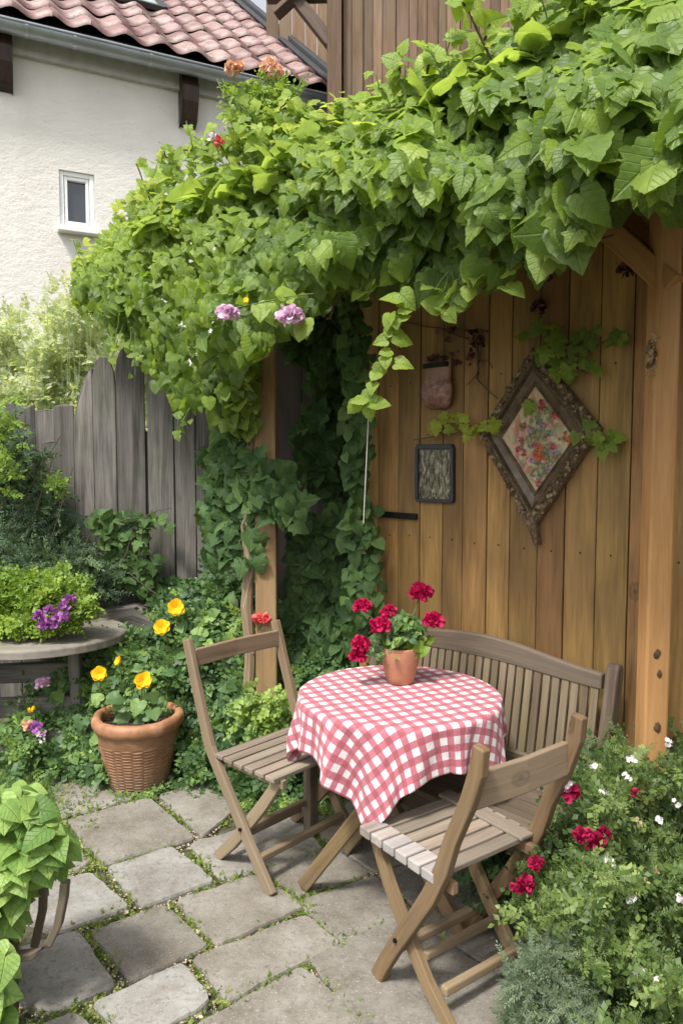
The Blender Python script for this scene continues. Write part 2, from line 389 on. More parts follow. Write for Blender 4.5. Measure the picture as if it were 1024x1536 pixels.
M['dup'] = wood('beam_wood', (.05, .038, .03), (.14, .10, .075), .8, .9, None, False, 0, .3, 20)
M['ledge'] = wood('silvered_plank', (.12, .105, .085), (.28, .255, .215), .85, 1, (.25, .23, .19), False, .5, .3, 12, .3)
M['black'] = plain('black_gap', (.008, .007, .006), .9, .1, 5, 0)
M['iron'] = plain('black_iron', (.012, .012, .014), .45, .4, 30, .3, .002, .6)
M['soil'] = plain('dark_soil', (.035, .023, .015), .95, .5, 40, .8, .012)
M['gravel'] = plain('joint_soil', (.14, .125, .075), .95, .5, 60, .9, .01, c2=(.045, .055, .02))
M['terra'] = plain('terracotta', (.43, .19, .10), .8, .22, 14, .3, .002, c2=(.30, .14, .085))
M['stem'] = plain('green_stem', (.12, .17, .05), .6, .3, 20, .1)
M['twig'] = plain('brown_twig', (.10, .065, .04), .85, .4, 60, .5, .002)
M['white_frame'] = plain('white_frame', (.80, .80, .79), .4, .06, 6, .05)
M['sill'] = plain('stone_sill', (.55, .54, .52), .8, .2, 12, .3)
M['zinc'] = plain('zinc', (.40, .44, .47), .45, .25, 3, .08, .002, .75)
M['zincl'] = plain('zinc_band', (.45, .48, .5), .35, .1, 3, 0, .002, .8)
M['lead'] = plain('lead_flashing', (.035, .038, .042), .6, .4, 9, .3, .004)
M['paper'] = plain('white_paper', (.78, .79, .80), .8, .06, 10, .1)
M['string'] = plain('pale_string', (.45, .43, .38), .8, .1, 10, 0)
M['slate'] = plain('dark_frame_paint', (.028, .028, .036), .5, .3, 30, .2)

# stucco
m, t, b = mat('cream_stucco'); tc = N_(t, 'ShaderNodeTexCoord').outputs['Object']
c = ramp(t, noise(t, tc, 1.2, 6, .6), [(.3, (.66, .635, .58)), (.7, (.76, .735, .685))])
sp_ = ramp(t, noise(t, tc, 6, 6, .7, (1, 1, 2.2)), [(.62, (0, 0, 0)), (.70, (1, 1, 1))])
c = mix(t, math_(t, 'MULTIPLY', sp_, .35), c, (.42, .37, .31))
c = mix(t, math_(t, 'MULTIPLY', ramp(t, noise(t, tc, 1, 6, .65, (2.6, 2.6, .28)), [(.5, (0, 0, 0)), (.72, (1, 1, 1))]), .22), c, (.45, .41, .34))
t.links.new(c, b.inputs['Base Color']); b.inputs['Roughness'].default_value = .95
hh = math_(t, 'ADD', noise(t, tc, 9, 6, .7, (1, 1, 1.6)), math_(t, 'MULTIPLY', noise(t, tc, 40, 3), .4)); bump(t, b, hh, .6, .018); M['stucco'] = m
# roof tile
m, t, b = mat('clay_roof_tile'); tc = N_(t, 'ShaderNodeTexCoord').outputs['Object']; rn = attr(t, 'rnd', False)
c = ramp(t, rn, [(0, (.15, .07, .065)), (.35, (.25, .125, .12)), (.7, (.31, .19, .185)), (1, (.20, .11, .10))])
c = mix(t, ramp(t, noise(t, tc, 3.5, 6, .65), [(.46, (0, 0, 0)), (.62, (1, 1, 1))]), c, (.36, .27, .24))
c = mix(t, ramp(t, noise(t, tc, 14, 5, .7), [(.47, (0, 0, 0)), (.62, (.85, .85, .85))]), c, (.12, .085, .07))
t.links.new(c, b.inputs['Base Color']); b.inputs['Roughness'].default_value = .55; bump(t, b, noise(t, tc, 30, 4), .3, .006); M['tile'] = m
# paving slab
m, t, b = mat('stone_slab'); tc = N_(t, 'ShaderNodeTexCoord').outputs['Object']; rn = attr(t, 'rnd', False)
c = ramp(t, rn, [(0, (.20, .185, .16)), (.35, (.26, .242, .21)), (.6, (.28, .27, .245)), (.85, (.30, .295, .28)), (1, (.36, .355, .335))])
n1 = noise(t, tc, 5, 8, .7); n2 = noise(t, tc, 160, 3, .6); n3 = noise(t, tc, 45, 6, .75)
c = mix(t, ramp(t, n1, [(.35, (0, 0, 0)), (.62, (.9, .9, .9))]), c, mix(t, 1, c, (.55, .51, .45), 'MULTIPLY'))
c = mix(t, ramp(t, n3, [(.52, (0, 0, 0)), (.68, (.7, .7, .7))]), c, (.085, .08, .07))
c = mix(t, ramp(t, n2, [(.58, (0, 0, 0)), (.7, (.6, .6, .6))]), c, (.42, .40, .37))
c = mix(t, ramp(t, noise(t, tc, 2.3, 6, .7), [(.56, (0, 0, 0)), (.72, (.55, .55, .55))]), c, (.085, .095, .045))
t.links.new(c, b.inputs['Base Color']); b.inputs['Roughness'].default_value = .88
bump(t, b, math_(t, 'ADD', math_(t, 'MULTIPLY', n3, .6), math_(t, 'ADD', n1, math_(t, 'MULTIPLY', n2, .25))), .6, .008); M['slab'] = m
# rough dark concrete for the pitted slabs: same stone, more pits, through the rnd value of the slab
# gingham
m, t, b = mat('red_gingham_cloth'); g = attr(t, 'gc'); s_ = N_(t, 'ShaderNodeSeparateXYZ'); t.links.new(g, s_.inputs[0])
def stripe(o, per=.051):
    f = math_(t, 'FRACT', math_(t, 'ADD', math_(t, 'DIVIDE', o, per), 100.25)); return ramp(t, f, [(.0, (0, 0, 0)), (.02, (1, 1, 1)), (.48, (1, 1, 1)), (.5, (0, 0, 0))])
nz_ = noise(t, g, 9, 3)
a1 = stripe(s_.outputs[0]); a2 = stripe(s_.outputs[1]); sm = math_(t, 'MULTIPLY', math_(t, 'ADD', a1, a2), .5)
c = ramp(t, sm, [(0, (.60, .585, .585)), (.5, (.37, .062, .105)), (1, (.26, .005, .022))])
wv = N_(t, 'ShaderNodeTexWave'); wv.inputs['Scale'].default_value = 260; t.links.new(g, wv.inputs['Vector'])
c = mix(t, math_(t, 'MULTIPLY', noise(t, g, 350, 2), .25), c, (.75, .68, .68))
t.links.new(c, b.inputs['Base Color']); b.inputs['Roughness'].default_value = .85; b.inputs['Specular IOR Level'].default_value = .2
b.inputs['Sheen Weight'].default_value = .15
bump(t, b, math_(t, 'ADD', noise(t, g, 9, 5, .55, None, 1.2), math_(t, 'MULTIPLY', noise(t, g, 400, 2), .1)), .6, .012); M['gingham'] = m
# wicker-pattern clay of the big pot
m, t, b = mat('ribbed_clay'); tc = N_(t, 'ShaderNodeTexCoord').outputs['Object']; g = attr(t, 'gc')
c = ramp(t, noise(t, tc, 5, 6, .65), [(.3, (.19, .09, .042)), (.55, (.29, .155, .08)), (.75, (.40, .26, .155))])
c = mix(t, ramp(t, noise(t, g, 1, 5, .7, (30, 95, 1)), [(.45, (0, 0, 0)), (.7, (.8, .8, .8))]), c, (.17, .08, .045))
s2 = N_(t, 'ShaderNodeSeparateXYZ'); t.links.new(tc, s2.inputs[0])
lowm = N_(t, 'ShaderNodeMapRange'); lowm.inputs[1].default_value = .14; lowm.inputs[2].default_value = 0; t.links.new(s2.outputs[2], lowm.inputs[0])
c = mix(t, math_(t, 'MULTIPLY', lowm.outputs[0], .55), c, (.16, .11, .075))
t.links.new(c, b.inputs['Base Color']); b.inputs['Roughness'].default_value = .75; bump(t, b, noise(t, g, 1, 5, .7, (40, 200, 1)), .5, .006); M['wicker'] = m
m, t, b = mat('glazed_rim_clay'); tc = N_(t, 'ShaderNodeTexCoord').outputs['Object']
c = ramp(t, noise(t, tc, 7, 6, .65), [(.35, (.20, .09, .045)), (.55, (.36, .175, .085)), (.72, (.46, .30, .19))]); t.links.new(c, b.inputs['Base Color'])
b.inputs['Roughness'].default_value = .6; bump(t, b, noise(t, tc, 45, 4), .25, .003); M['rim'] = m
# carved frame, tapestry, small print, pouch
m, t, b = mat('carved_gilt_wood'); tc = N_(t, 'ShaderNodeTexCoord').outputs['Object']
nn = noise(t, tc, 55, 6, .7, None, 1.5)
c = ramp(t, nn, [(.38, (.04, .025, .013)), (.52, (.13, .085, .045)), (.68, (.32, .235, .13))]); t.links.new(c, b.inputs['Base Color'])
b.inputs['Roughness'].default_value = .5; bump(t, b, nn, 1, .012); M['carve'] = m
m, t, b = mat('frame_moulding'); tc = N_(t, 'ShaderNodeTexCoord').outputs['Object']
nn = noise(t, tc, 18, 6, .7); c = ramp(t, nn, [(.38, (.055, .036, .02)), (.7, (.17, .12, .07))]); t.links.new(c, b.inputs['Base Color']); b.inputs['Roughness'].default_value = .45
bump(t, b, nn, .3, .004); M['mould'] = m
m, t, b = mat('flower_tapestry'); g = attr(t, 'gc'); 
v = N_(t, 'ShaderNodeTexVoronoi'); v.inputs['Scale'].default_value = 62
dn = N_(t, 'ShaderNodeTexNoise'); dn.inputs['Scale'].default_value = 30; t.links.new(g, dn.inputs['Vector'])
va = N_(t, 'ShaderNodeVectorMath', operation='MULTIPLY_ADD'); t.links.new(dn.outputs['Color'], va.inputs[0]); va.inputs[1].default_value = (.03, .03, 0); t.links.new(g, va.inputs[2]); t.links.new(va.outputs[0], v.inputs['Vector'])
sx = N_(t, 'ShaderNodeSeparateColor'); t.links.new(v.outputs['Color'], sx.inputs[0])
c = ramp(t, sx.outputs[0], [(0, (.50, .42, .26)), (.3, (.42, .40, .24)), (.4, (.20, .25, .11)), (.55, (.46, .09, .08)), (.68, (.52, .20, .18)), (.78, (.55, .38, .30)), (.88, (.13, .20, .17)), (1, (.45, .15, .05))])
c = mix(t, math_(t, 'MULTIPLY', ramp(t, noise(t, g, 60, 4, .7), [(.4, (0, 0, 0)), (.65, (1, 1, 1))]), .5), c, (.16, .12, .07))
ln = N_(t, 'ShaderNodeVectorMath', operation='LENGTH'); t.links.new(g, ln.inputs[0])
c = mix(t, ramp(t, math_(t, 'ADD', ln.outputs['Value'], math_(t, 'MULTIPLY', noise(t, g, 25, 3), .08)), [(.125, (0, 0, 0)), (.19, (1, 1, 1))]), c, (.50, .43, .27))
t.links.new(c, b.inputs['Base Color']); b.inputs['Roughness'].default_value = .7; bump(t, b, noise(t, g, 90, 4), .5, .003); M['tapestry'] = m
m, t, b = mat('dim_reed_print'); g = attr(t, 'gc'); nn = noise(t, g, 1, 6, .7, (90, 22, 1), 1.2)
c = ramp(t, nn, [(.40, (.018, .018, .010)), (.49, (.08, .075, .04)), (.56, (.22, .20, .13)), (.66, (.42, .39, .33))])
t.links.new(c, b.inputs['Base Color']); b.inputs['Roughness'].default_value = .25; M['print'] = m
m, t, b = mat('faded_rose_ceramic'); tc = N_(t, 'ShaderNodeTexCoord').outputs['Object']
v = N_(t, 'ShaderNodeTexVoronoi'); v.inputs['Scale'].default_value = 22; t.links.new(tc, v.inputs['Vector'])
c = ramp(t, noise(t, tc, 24, 5, .7, None, 1.5), [(.35, (.12, .05, .04)), (.5, (.24, .12, .10)), (.62, (.33, .19, .16)), (.72, (.5, .40, .40))])
s2 = N_(t, 'ShaderNodeSeparateXYZ'); t.links.new(tc, s2.inputs[0])
up_ = N_(t, 'ShaderNodeMapRange'); up_.inputs[1].default_value = .12; up_.inputs[2].default_value = .16; t.links.new(s2.outputs[2], up_.inputs[0])
c = mix(t, up_.outputs[0], c, (.26, .15, .10)); t.links.new(c, b.inputs['Base Color']); b.inputs['Roughness'].default_value = .4; bump(t, b, noise(t, tc, 40, 3), .3, .004); M['pouch'] = m
m, t, b = mat('window_glass'); b.inputs['Base Color'].default_value = (.035, .045, .055, 1); b.inputs['Roughness'].default_value = .08; b.inputs['Specular IOR Level'].default_value = .8; M['glass'] = m

G = lambda *s: [(p, c) for p, c in s]
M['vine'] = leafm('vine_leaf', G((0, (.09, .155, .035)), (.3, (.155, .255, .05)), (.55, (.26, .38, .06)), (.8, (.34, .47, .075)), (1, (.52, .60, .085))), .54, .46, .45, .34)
M['ivy'] = leafm('ivy_leaf', G((0, (.035, .075, .03)), (.6, (.05, .105, .035)), (1, (.10, .18, .05))), .25, .6, .25, .25)
M['bedleaf'] = leafm('bed_leaf', G((0, (.05, .105, .045)), (.45, (.10, .19, .065)), (.8, (.18, .30, .075)), (1, (.32, .45, .09))), .35, .5, .4, 0)
M['conif'] = leafm('dark_shrub_leaf', G((0, (.045, .085, .05)), (.6, (.085, .145, .075)), (1, (.16, .23, .10))), .3, .6, .3, 0)
M['pale'] = leafm('pale_shrub_leaf', G((0, (.44, .52, .34)), (.6, (.62, .69, .50)), (1, (.78, .82, .68))), .55, .6, .3, 0)
M['box'] = leafm('lime_shrub_leaf', G((0, (.10, .19, .025)), (.5, (.19, .31, .035)), (1, (.33, .45, .06))), .4, .5, .4, 0)
M['hosta'] = leafm('broad_leaf', G((0, (.08, .17, .04)), (.5, (.18, .32, .07)), (1, (.38, .54, .15))), .45, .45, .4, .18)
M['grey'] = leafm('grey_green_leaf', G((0, (.085, .13, .075)), (.6, (.15, .20, .12)), (1, (.24, .29, .18))), .3, .6, .3, 0)
M['right'] = leafm('flowering_shrub_leaf', G((0, (.05, .095, .025)), (.5, (.115, .18, .045)), (.85, (.19, .27, .07)), (1, (.30, .38, .11))), .35, .5, .4, 0)
M['moss'] = leafm('moss', G((0, (.07, .12, .02)), (.6, (.16, .24, .03)), (1, (.30, .34, .06))), .2, .8, .2, 0)
M['red'] = petalm('red_petal', (.34, .003, .045), (.62, .018, .12))
M['crim'] = petalm('crimson_petal', (.22, .005, .03), (.46, .015, .09))
M['yel'] = petalm('yellow_petal', (.85, .40, .004), (.95, .62, .02))
M['pink'] = petalm('pink_petal', (.60, .32, .52), (.86, .66, .80))
M['purp'] = petalm('purple_petal', (.25, .06, .30), (.55, .22, .52))
M['whp'] = petalm('white_petal', (.70, .62, .68), (.85, .82, .85))
M['org'] = petalm('orange_petal', (.72, .36, .18), (.82, .58, .48))
M['orgp'] = petalm('peach_petal', (.80, .40, .32), (.88, .62, .55))
M['rosep'] = petalm('coral_red_petal', (.60, .03, .05), (.85, .25, .22))
M['dry'] = petalm('dried_petal', (.045, .015, .015), (.16, .07, .06), .1)

# ---------------------------------------------------------------- plant pieces
def bloom(parent, m, p, r, n=40, name='bloom', flat=.8, pet=.55):
    """rounded head of many ruffled petals"""
    d = unit(RNG.normal(0, 1, (n, 3))); d[:, 2] = np.abs(d[:, 2]) * 1.1 - .35; d = unit(d)
    P = np.array(p) + d * r * .45 * np.array([1, 1, flat]) * RNG.uniform(.6, 1.1, (n, 1))
    T = d + RNG.normal(0, .5, (n, 3)); Nn = d + RNG.normal(0, .45, (n, 3))
    N2 = np.cross(T, RNG.normal(0, 1, (n, 3)))
    return scatter(name, m, T_pet, P, N2 + Nn * .8, T, RNG.uniform(.8, 1.2, n) * r * pet * 1.3, RNG.random(n), parent)
def open_flower(parent, m, p, r, face=(0, -1, .5), npet=5, name='bloom', cup=.35):
    f = Vector(face).normalized(); x = f.orthogonal().normalized(); y = f.cross(x); P = []; N2 = []; T = []
    a0 = random.random() * 6
    for layer in range(2):
        for i in range(npet):
            a = a0 + 2 * math.pi * (i + layer * .5) / npet + random.uniform(-.15, .15); dr = x * math.cos(a) + y * math.sin(a)
            P.append(Vector(p) + dr * r * .05); T.append(dr + f * (cup + layer * .4)); N2.append(f - dr * (cup + layer * .4))
    n = len(P); return scatter(name, m, T_pet, P, N2, T, RNG.uniform(.85, 1.1, n) * r, RNG.random(n), parent)
def cluster(parent, m, p, r, n=6, name='bloom', sz=.5):
    V = []
    Ps = []; Ns = []; Ts = []; S = []
    for i in range(n):
        c = np.array(p) + RNG.normal(0, 1, 3) * r * .5; h = -c.copy(); h[2] = abs(h[2]) * .2 + 1.0; h /= np.linalg.norm(h); h += RNG.normal(0, .4, 3); h /= np.linalg.norm(h)
        x = np.cross(h, [.3, .2, .9]); x /= np.linalg.norm(x); y = np.cross(h, x)
        for k in range(5):
            a = k * 2 * math.pi / 5 + i; d = x * math.cos(a) + y * math.sin(a); Ps.append(c); Ts.append(d + h * .2); Ns.append(h - d * .2); S.append(r * sz)
    return scatter(name, m, T_pet, Ps, Ns, Ts, np.array(S), RNG.random(len(S)), parent)
def curve_pts(p0, p1, sag=0, wob=.02, n=8):
    p0 = Vector(p0); p1 = Vector(p1); out = []
    for i in range(n + 1):
        u = i / n; q = p0.lerp(p1, u); q.z -= sag * 4 * u * (1 - u) - 0
        if 0 < i < n: q += Vector((random.uniform(-wob, wob), random.uniform(-wob, wob), random.uniform(-wob, wob)))
        out.append(q)
    return out
def interp(xs, ys): return lambda x: np.interp(x, xs, ys)

# ================================================================ GROUND
def sheet(x0, x1, y0, y1, z): return [(x0, y0, z), (x1, y0, z), (x1, y1, z), (x0, y1, z)]
g_ = MB(); g_.add(sheet(-60, 60, -20, 120, -.03), [(0, 1, 2, 3)])
tag(g_.build('ground', M['gravel']), kind='structure')
SL = [([(74, 1170), (129, 1153), (168, 1165), (200, 1196), (88, 1226)], .45),
      ([(100, 1230), (225, 1197), (293, 1257), (156, 1297)], .2),
      ([(238, 1192), (309, 1172), (352, 1214), (303, 1255)], .4),
      ([(55, 1245), (84, 1234), (136, 1292), (112, 1306), (50, 1268)], .5),
      ([(160, 1301), (258, 1270), (322, 1321), (213, 1361)], .85),
      ([(284, 1264), (440, 1220), (490, 1277), (332, 1318)], .55),
      ([(50, 1328), (136, 1308), (195, 1360), (90, 1398), (30, 1370)], .8),
      ([(135, 1396), (246, 1356), (314, 1417), (194, 1470)], .1),
      ([(264, 1349), (384, 1311), (459, 1358), (325, 1417)], .3),
      ([(20, 1424), (117, 1396), (174, 1477), (78, 1516), (30, 1500)], .7),
      ([(137, 1506), (273, 1444), (316, 1499), (215, 1565)], .95),
      ([(287, 1437), (459, 1372), (513, 1415), (343, 1501)], .35),
      ([(283, 1542), (452, 1447), (552, 1530), (500, 1640), (330, 1660)], .3),
      ([(462, 1438), (602, 1373), (790, 1492), (720, 1640), (590, 1600)], .15),
      ([(447, 1349), (561, 1312), (622, 1366), (512, 1413)], .2),
      ([(388, 1306), (497, 1270), (556, 1308), (449, 1345)], .25),
      ([(499, 1268), (618, 1228), (684, 1270), (561, 1307)], .3),
      ([(565, 1311), (690, 1273), (762, 1320), (628, 1366)], .15),
      ([(611, 1371), (770, 1322), (862, 1400), (792, 1486)], .1),
      ([(445, 1219), (560, 1185), (615, 1224), (494, 1264)], .4),
      ([(566, 1184), (680, 1152), (740, 1186), (620, 1222)], .3),
      ([(622, 1226), (742, 1190), (800, 1225), (690, 1268)], .3),
      ([(695, 1270), (802, 1228), (880, 1275), (766, 1318)], .3),
      ([(56, 1540), (112, 1520), (142, 1548), (100, 1600)], .6),
      ([(150, 1600), (212, 1572), (270, 1640), (190, 1680)], .3),
      ([(0, 1560), (45, 1530), (90, 1620), (20, 1650)], .5),
      ([(-60, 1440), (20, 1400), (10, 1520), (-60, 1540)], .3)]
pv = MB()
edges = []
for poly, rv in SL:
    P = [PZ(x, y, 0).to_2d() for x, y in poly]; n = len(P); Q = []
    cc_ = sum(P, Vector((0, 0))) / n; P = [cc_ + (p - cc_) * (1 + .003 / (p - cc_).length) for p in P]
    edges += [(P[i], P[(i + 1) % n]) for i in range(n)]
    for i in range(n):
        a, b_, c_ = P[i - 1], P[i], P[(i + 1) % n]
        r = .02
        u = (a - b_).normalized(); w = (c_ - b_).normalized()
        Q += [b_ + u * r, b_ + (u + w) * r * .3, b_ + w * r]
        L = (c_ - b_).length; k = max(2, int(L / .05))
        for j in range(1, k):
            q = b_.lerp(c_, j / k); nn_ = Vector((w.y, -w.x)); Q.append(q + nn_ * random.uniform(-.0055, .0045))
    pv.prism(Q, -.05, random.uniform(-.004, .004), rv, .007, .0008)
tag(pv.build('paving', M['slab'], smooth=False), kind='structure')
# moss, crumbs and dead leaves in the joints
Pm = []; Pg = []
for a, b_ in edges:
    L = (b_ - a).length
    for _ in range(int(L * 620)):
        u = random.random(); q = a.lerp(b_, u); k = vnoise(q.x * 5 + 3, q.y * 5 + 8)
        if random.random() < (k - .25) * 1.7: Pm.append((q.x + random.gauss(0, .009), q.y + random.gauss(0, .009), -.022 + random.uniform(0, .012)))
    for _ in range(int(L * 260)):
        u = random.random(); q = a.lerp(b_, u); Pg.append((q.x + random.gauss(0, .010), q.y + random.gauss(0, .010), -.016))
for _ in range(2600):
    q = PZ(random.uniform(-30, 150), random.uniform(1130, 1250), 0)
    Pm.append((q.x, q.y, -.01))
Pm = np.array(Pm); n = len(Pm)
mo = scatter('moss', M['moss'], T_med, Pm, RNG.normal(0, .5, (n, 3)) + [0, 0, .6], RNG.normal(0, .7, (n, 3)) + [0, 0, .6], RNG.uniform(.012, .030, n), RNG.random(n)); tag(mo, 'green moss and tiny weeds growing in joints between the grey paving slabs', 'moss', kind='stuff')
M['pebble'] = petalm('pebble', (.20, .15, .09), (.50, .42, .30), 0)
pb = np.array([(0, 0, 0), (.5, .3, .3), (0, 1, .2), (-.5, .4, .3), (0, .45, .55)], float); T_peb = [(pb, np.array([(0, 1, 4), (1, 2, 4), (2, 3, 4), (3, 0, 4)]), pb.copy())]
Pg = np.array(Pg); n = len(Pg)
go = scatter('gravel', M['pebble'], T_peb, Pg, RNG.normal(0, .3, (n, 3)) + [0, 0, 1], RNG.normal(0, 1, (n, 3)), RNG.uniform(.004, .013, n), RNG.random(n)); tag(go, 'tan gravel and crumbs lying in the joints of the paving', 'gravel', kind='stuff')

# ================================================================ HOUSE
ga = PD(0, 35, 7.0); gz = ga.z
gb = PZ(490, 150, gz); ad = (gb - ga); ad.z = 0; ad.normalize(); an = Vector((-ad.y, ad.x, 0))   # along eave, away from camera
house = thing('house', 'cream stucco house with red tiled roof and one small white window', 'house', (ga + an * .35) * Vector((1, 1, 0)))
W0 = ga + an * .24; W0.z = 0
mb = MB(); A = W0 - ad * 5; B = W0 + ad * 3.6; th = an * .3
wp = PP(88, 253, W0, an); wq = PP(143, 346, W0, an)
u0, u1 = (wp - W0).dot(ad), (wq - W0).dot(ad); z1, z0 = wp.z, PP(88, 340, W0, an).z
def wpnt(u, z, d=0): 
    q = W0 + ad * u + an * d; q.z = z; return q
ZT = gz + .12
for (ua, ub, za, zb) in ((-5, u0, 0, ZT), (u1, 3.6, 0, ZT), (u0, u1, 0, z0), (u0, u1, z1, ZT)):
    mb.add([wpnt(ua, za), wpnt(ub, za), wpnt(ub, zb), wpnt(ua, zb)], [(0, 1, 2, 3)])
for a_, b2 in (((u0, z0), (u1, z0)), ((u1, z0), (u1, z1)), ((u1, z1), (u0, z1)), ((u0, z1), (u0, z0))):
    mb.add([wpnt(*a_), wpnt(*b2), wpnt(*b2, .12), wpnt(*a_, .12)], [(3, 2, 1, 0)])
mb.build('wall', M['stucco'], house)
fr = MB(); cw = .045
for (ua, ub, za, zb) in ((u0 + .002, u0 + cw, z0, z1), (u1 - cw, u1 - .002, z0, z1), (u0 + cw, u1 - cw, z0, z0 + cw), (u0 + cw, u1 - cw, z1 - cw, z1)):
    c_ = (wpnt((ua + ub) / 2, (za + zb) / 2, .05)); fr.box(c_, ub - ua, .06, zb - za, ad)
ci = .035
for (ua, ub, za, zb) in ((u0 + cw + .004, u0 + cw + ci, z0 + cw, z1 - cw), (u1 - cw - ci, u1 - cw - .004, z0 + cw, z1 - cw), (u0 + cw + ci, u1 - cw - ci, z0 + cw, z0 + cw + ci), (u0 + cw + ci, u1 - cw - ci, z1 - cw - ci, z1 - cw)):
    c_ = (wpnt((ua + ub) / 2, (za + zb) / 2, .055)); fr.box(c_, ub - ua, .05, zb - za, ad)
win = fr.build('window', M['white_frame'], house, bevel=.005)
gm = MB(); gm.add([wpnt(u0 + cw, z0 + cw, .07), wpnt(u1 - cw, z0 + cw, .07), wpnt(u1 - cw, z1 - cw, .07), wpnt(u0 + cw, z1 - cw, .07)], [(0, 1, 2, 3)]); gm.build('pane', M['glass'], win)
sl = MB(); sl.box(wpnt((u0 + u1) / 2, z0 - .03, -.03), u1 - u0 + .06, .16, .05, ad); sl.build('sill', M['white_frame'], win, bevel=.006)
# soffit / fascia
so = MB(); so.add([wpnt(-5, gz + .09, -.21), wpnt(3.6, gz + .09, -.21), wpnt(3.6, gz + .10, .05), wpnt(-5, gz + .10, .05)], [(0, 1, 2, 3)])
so.box(wpnt(-.7, gz - .03, -.03), 8.6, .06, .22, ad); so.build('soffit', M['sill'], house)
# gutter
gu = MB(); n = 14; V = []; Fc = []
for j, u in enumerate((-5, 3.35)):
    for k in range(n + 1):
        a_ = math.pi + math.pi * k / n
        for rr in (.085, .078):
            q = ga + ad * u + an * (math.cos(a_) * rr); q.z = gz + math.sin(a_) * rr + .02; V.append(q)
S_ = 2 * (n + 1)
for k in range(n):
    Fc += [(2 * k, 2 * k + 2, S_ + 2 * k + 2, S_ + 2 * k), (2 * k + 1, S_ + 2 * k + 1, S_ + 2 * k + 3, 2 * k + 3)]
Fc += [(0, S_, S_ + 1, 1), (2 * n, 2 * n + 1, S_ + 2 * n + 1, S_ + 2 * n)]
gu.add(V, Fc)
rt = ga + ad * 0 - an * .085; rt.z = gz + .02
gu.tube([rt - ad * 5, rt + ad * 3.35], .012, 8)
gut = gu.build('gutter', M['zinc'], house, smooth=True)
for px in (40, 112, 225):
    q = PP(px, 60 + px * .24, ga, an); u = (q - ga).dot(ad)
    bm_ = MB(); P_ = []
    for k in range(13):
        a_ = math.pi + math.pi * k / 12; qq = ga + ad * u + an * (math.cos(a_) * .089); qq.z = gz + math.sin(a_) * .089 + .02; P_.append(qq)
    bm_.strip(P_, .028, .003, ad); bm_.build('gutter_bracket', M['zincl'], gut)
# eave corbels
for px, py in ((279, 118), (2, 50)):
    q = PP(px, py, W0, an); u = (q - W0).dot(ad); cb = MB()
    prof = [(0, gz + .03), (-.15, gz + .03), (-.15, gz - .08), (-.19, gz - .14), (-.17, gz - .28), (-.10, gz - .45), (0, gz - .50)]
    V = [wpnt(u + s * .085, z, d) for s in (-1, 1) for d, z in prof]; k = len(prof)
    cb.add(V, [tuple(range(k)), tuple(range(k, 2 * k))[::-1]] + [(i, (i + 1) % k + 0, (i + 1) % k + k, i + k) for i in range(k)][::-1], [(v.z, v.x, v.y) for v in V])
    cb.build('corbel', M['dark'], house, bevel=.012)
# pantiles
rise = .80
def rp(u, r, h=0):       # roof point: u along the eave, r up slope (horizontal run), h height normal-ish
    q = ga + ad * u + an * (r - .06); q.z = gz + .10 + r * rise + h; return q
tl = MB(); TW = .34; EX = .33; nt_ = int(8.6 / TW)
for k in range(15):
    offu = (k % 2) * TW * .0
    for j in range(nt_):
        ua = -5 + j * TW + offu; V = []; G_ = []; nu = 12
        jr = random.uniform(-.02, .02); jh = random.uniform(-.006, .014)
        for iu in range(nu + 1):
            s_u = iu / nu; wave = .040 * math.cos(2 * math.pi * s_u)
            edge = -.05 * (.5 + .5 * math.cos(2 * math.pi * s_u))
            for r_, hh_ in ((k * EX + edge + jr, .062 + jh), (k * EX + EX * .55 + jr, .036 + jh), (k * EX + EX * 1.06, .004)):
                V.append(rp(ua + s_u * TW * 1.01, r_, wave + hh_)); G_.append((s_u, r_, 0))
            V.append(rp(ua + s_u * TW * 1.01, k * EX + edge + jr + .004, wave + .062 + jh - .045)); G_.append((s_u, 0, 0))
        Fc = []
        for iu in range(nu):
            a_ = iu * 4
            Fc += [(a_, a_ + 4, a_ + 5, a_ + 1), (a_ + 1, a_ + 5, a_ + 6, a_ + 2), (a_ + 3, a_ + 7, a_ + 4, a_)]
        tl.add(V, Fc, G_)
roof = tl.build('roof', M['tile'], house, smooth=True)
ub_ = MB(); ub_.add([rp(-5, 0, -.05), rp(3.45, 0, -.05), rp(3.45, 4.9, -.05), rp(-5, 4.9, -.05)], [(0, 1, 2, 3)]); ub_.build('roof_underlay', M['black'], house)
# skylight
rn_ = Vector((0, 0, 1)); p0_ = rp(0, 0); nrm = (ad.cross(rp(0, 1) - rp(0, 0))).normalized()
s0 = PP(172, 6, p0_, nrm); s1_ = PP(248, 27, p0_, nrm)
ua = (s0 - ga).dot(ad); ub2 = (s1_ - ga).dot(ad); rr0 = max(.0, (s0 - ga).dot(an) + .06)
sk = MB()
for (a1_, b1_) in (((ua, rr0), (ub2, rr0)), ((ub2, rr0), (ub2, rr0 + .9)), ((ua, rr0), (ua, rr0 + .9))):
    sk.strip([rp(*a1_, .09), rp(*b1_, .09)], .06, .08, nrm)
sk_o = sk.build('skylight', M['lead'], house, bevel=.006)
sp = MB(); sp.add([rp(ua, rr0, .10), rp(ub2, rr0, .10), rp(ub2, rr0 + .9, .10), rp(ua, rr0 + .9, .10)], [(0, 1, 2, 3)])
m, t, b = mat('skylight_glass'); b.inputs['Base Color'].default_value = (.35, .42, .38, 1); b.inputs['Roughness'].default_value = .12; M['sky_glass'] = m
sp.build('pane', M['sky_glass'], sk_o)
# verge board / flashing at the right roof edge
vg = MB(); vg.strip([rp(3.42, -.02, .06), rp(3.42, 4.8, .06)], .10, .16, ad); vg.strip([rp(3.30, -.02, .09), rp(3.30, 4.8, .09)], .10, .03, ad)
vg.build('verge_flashing', M['lead'], house, bevel=.01)

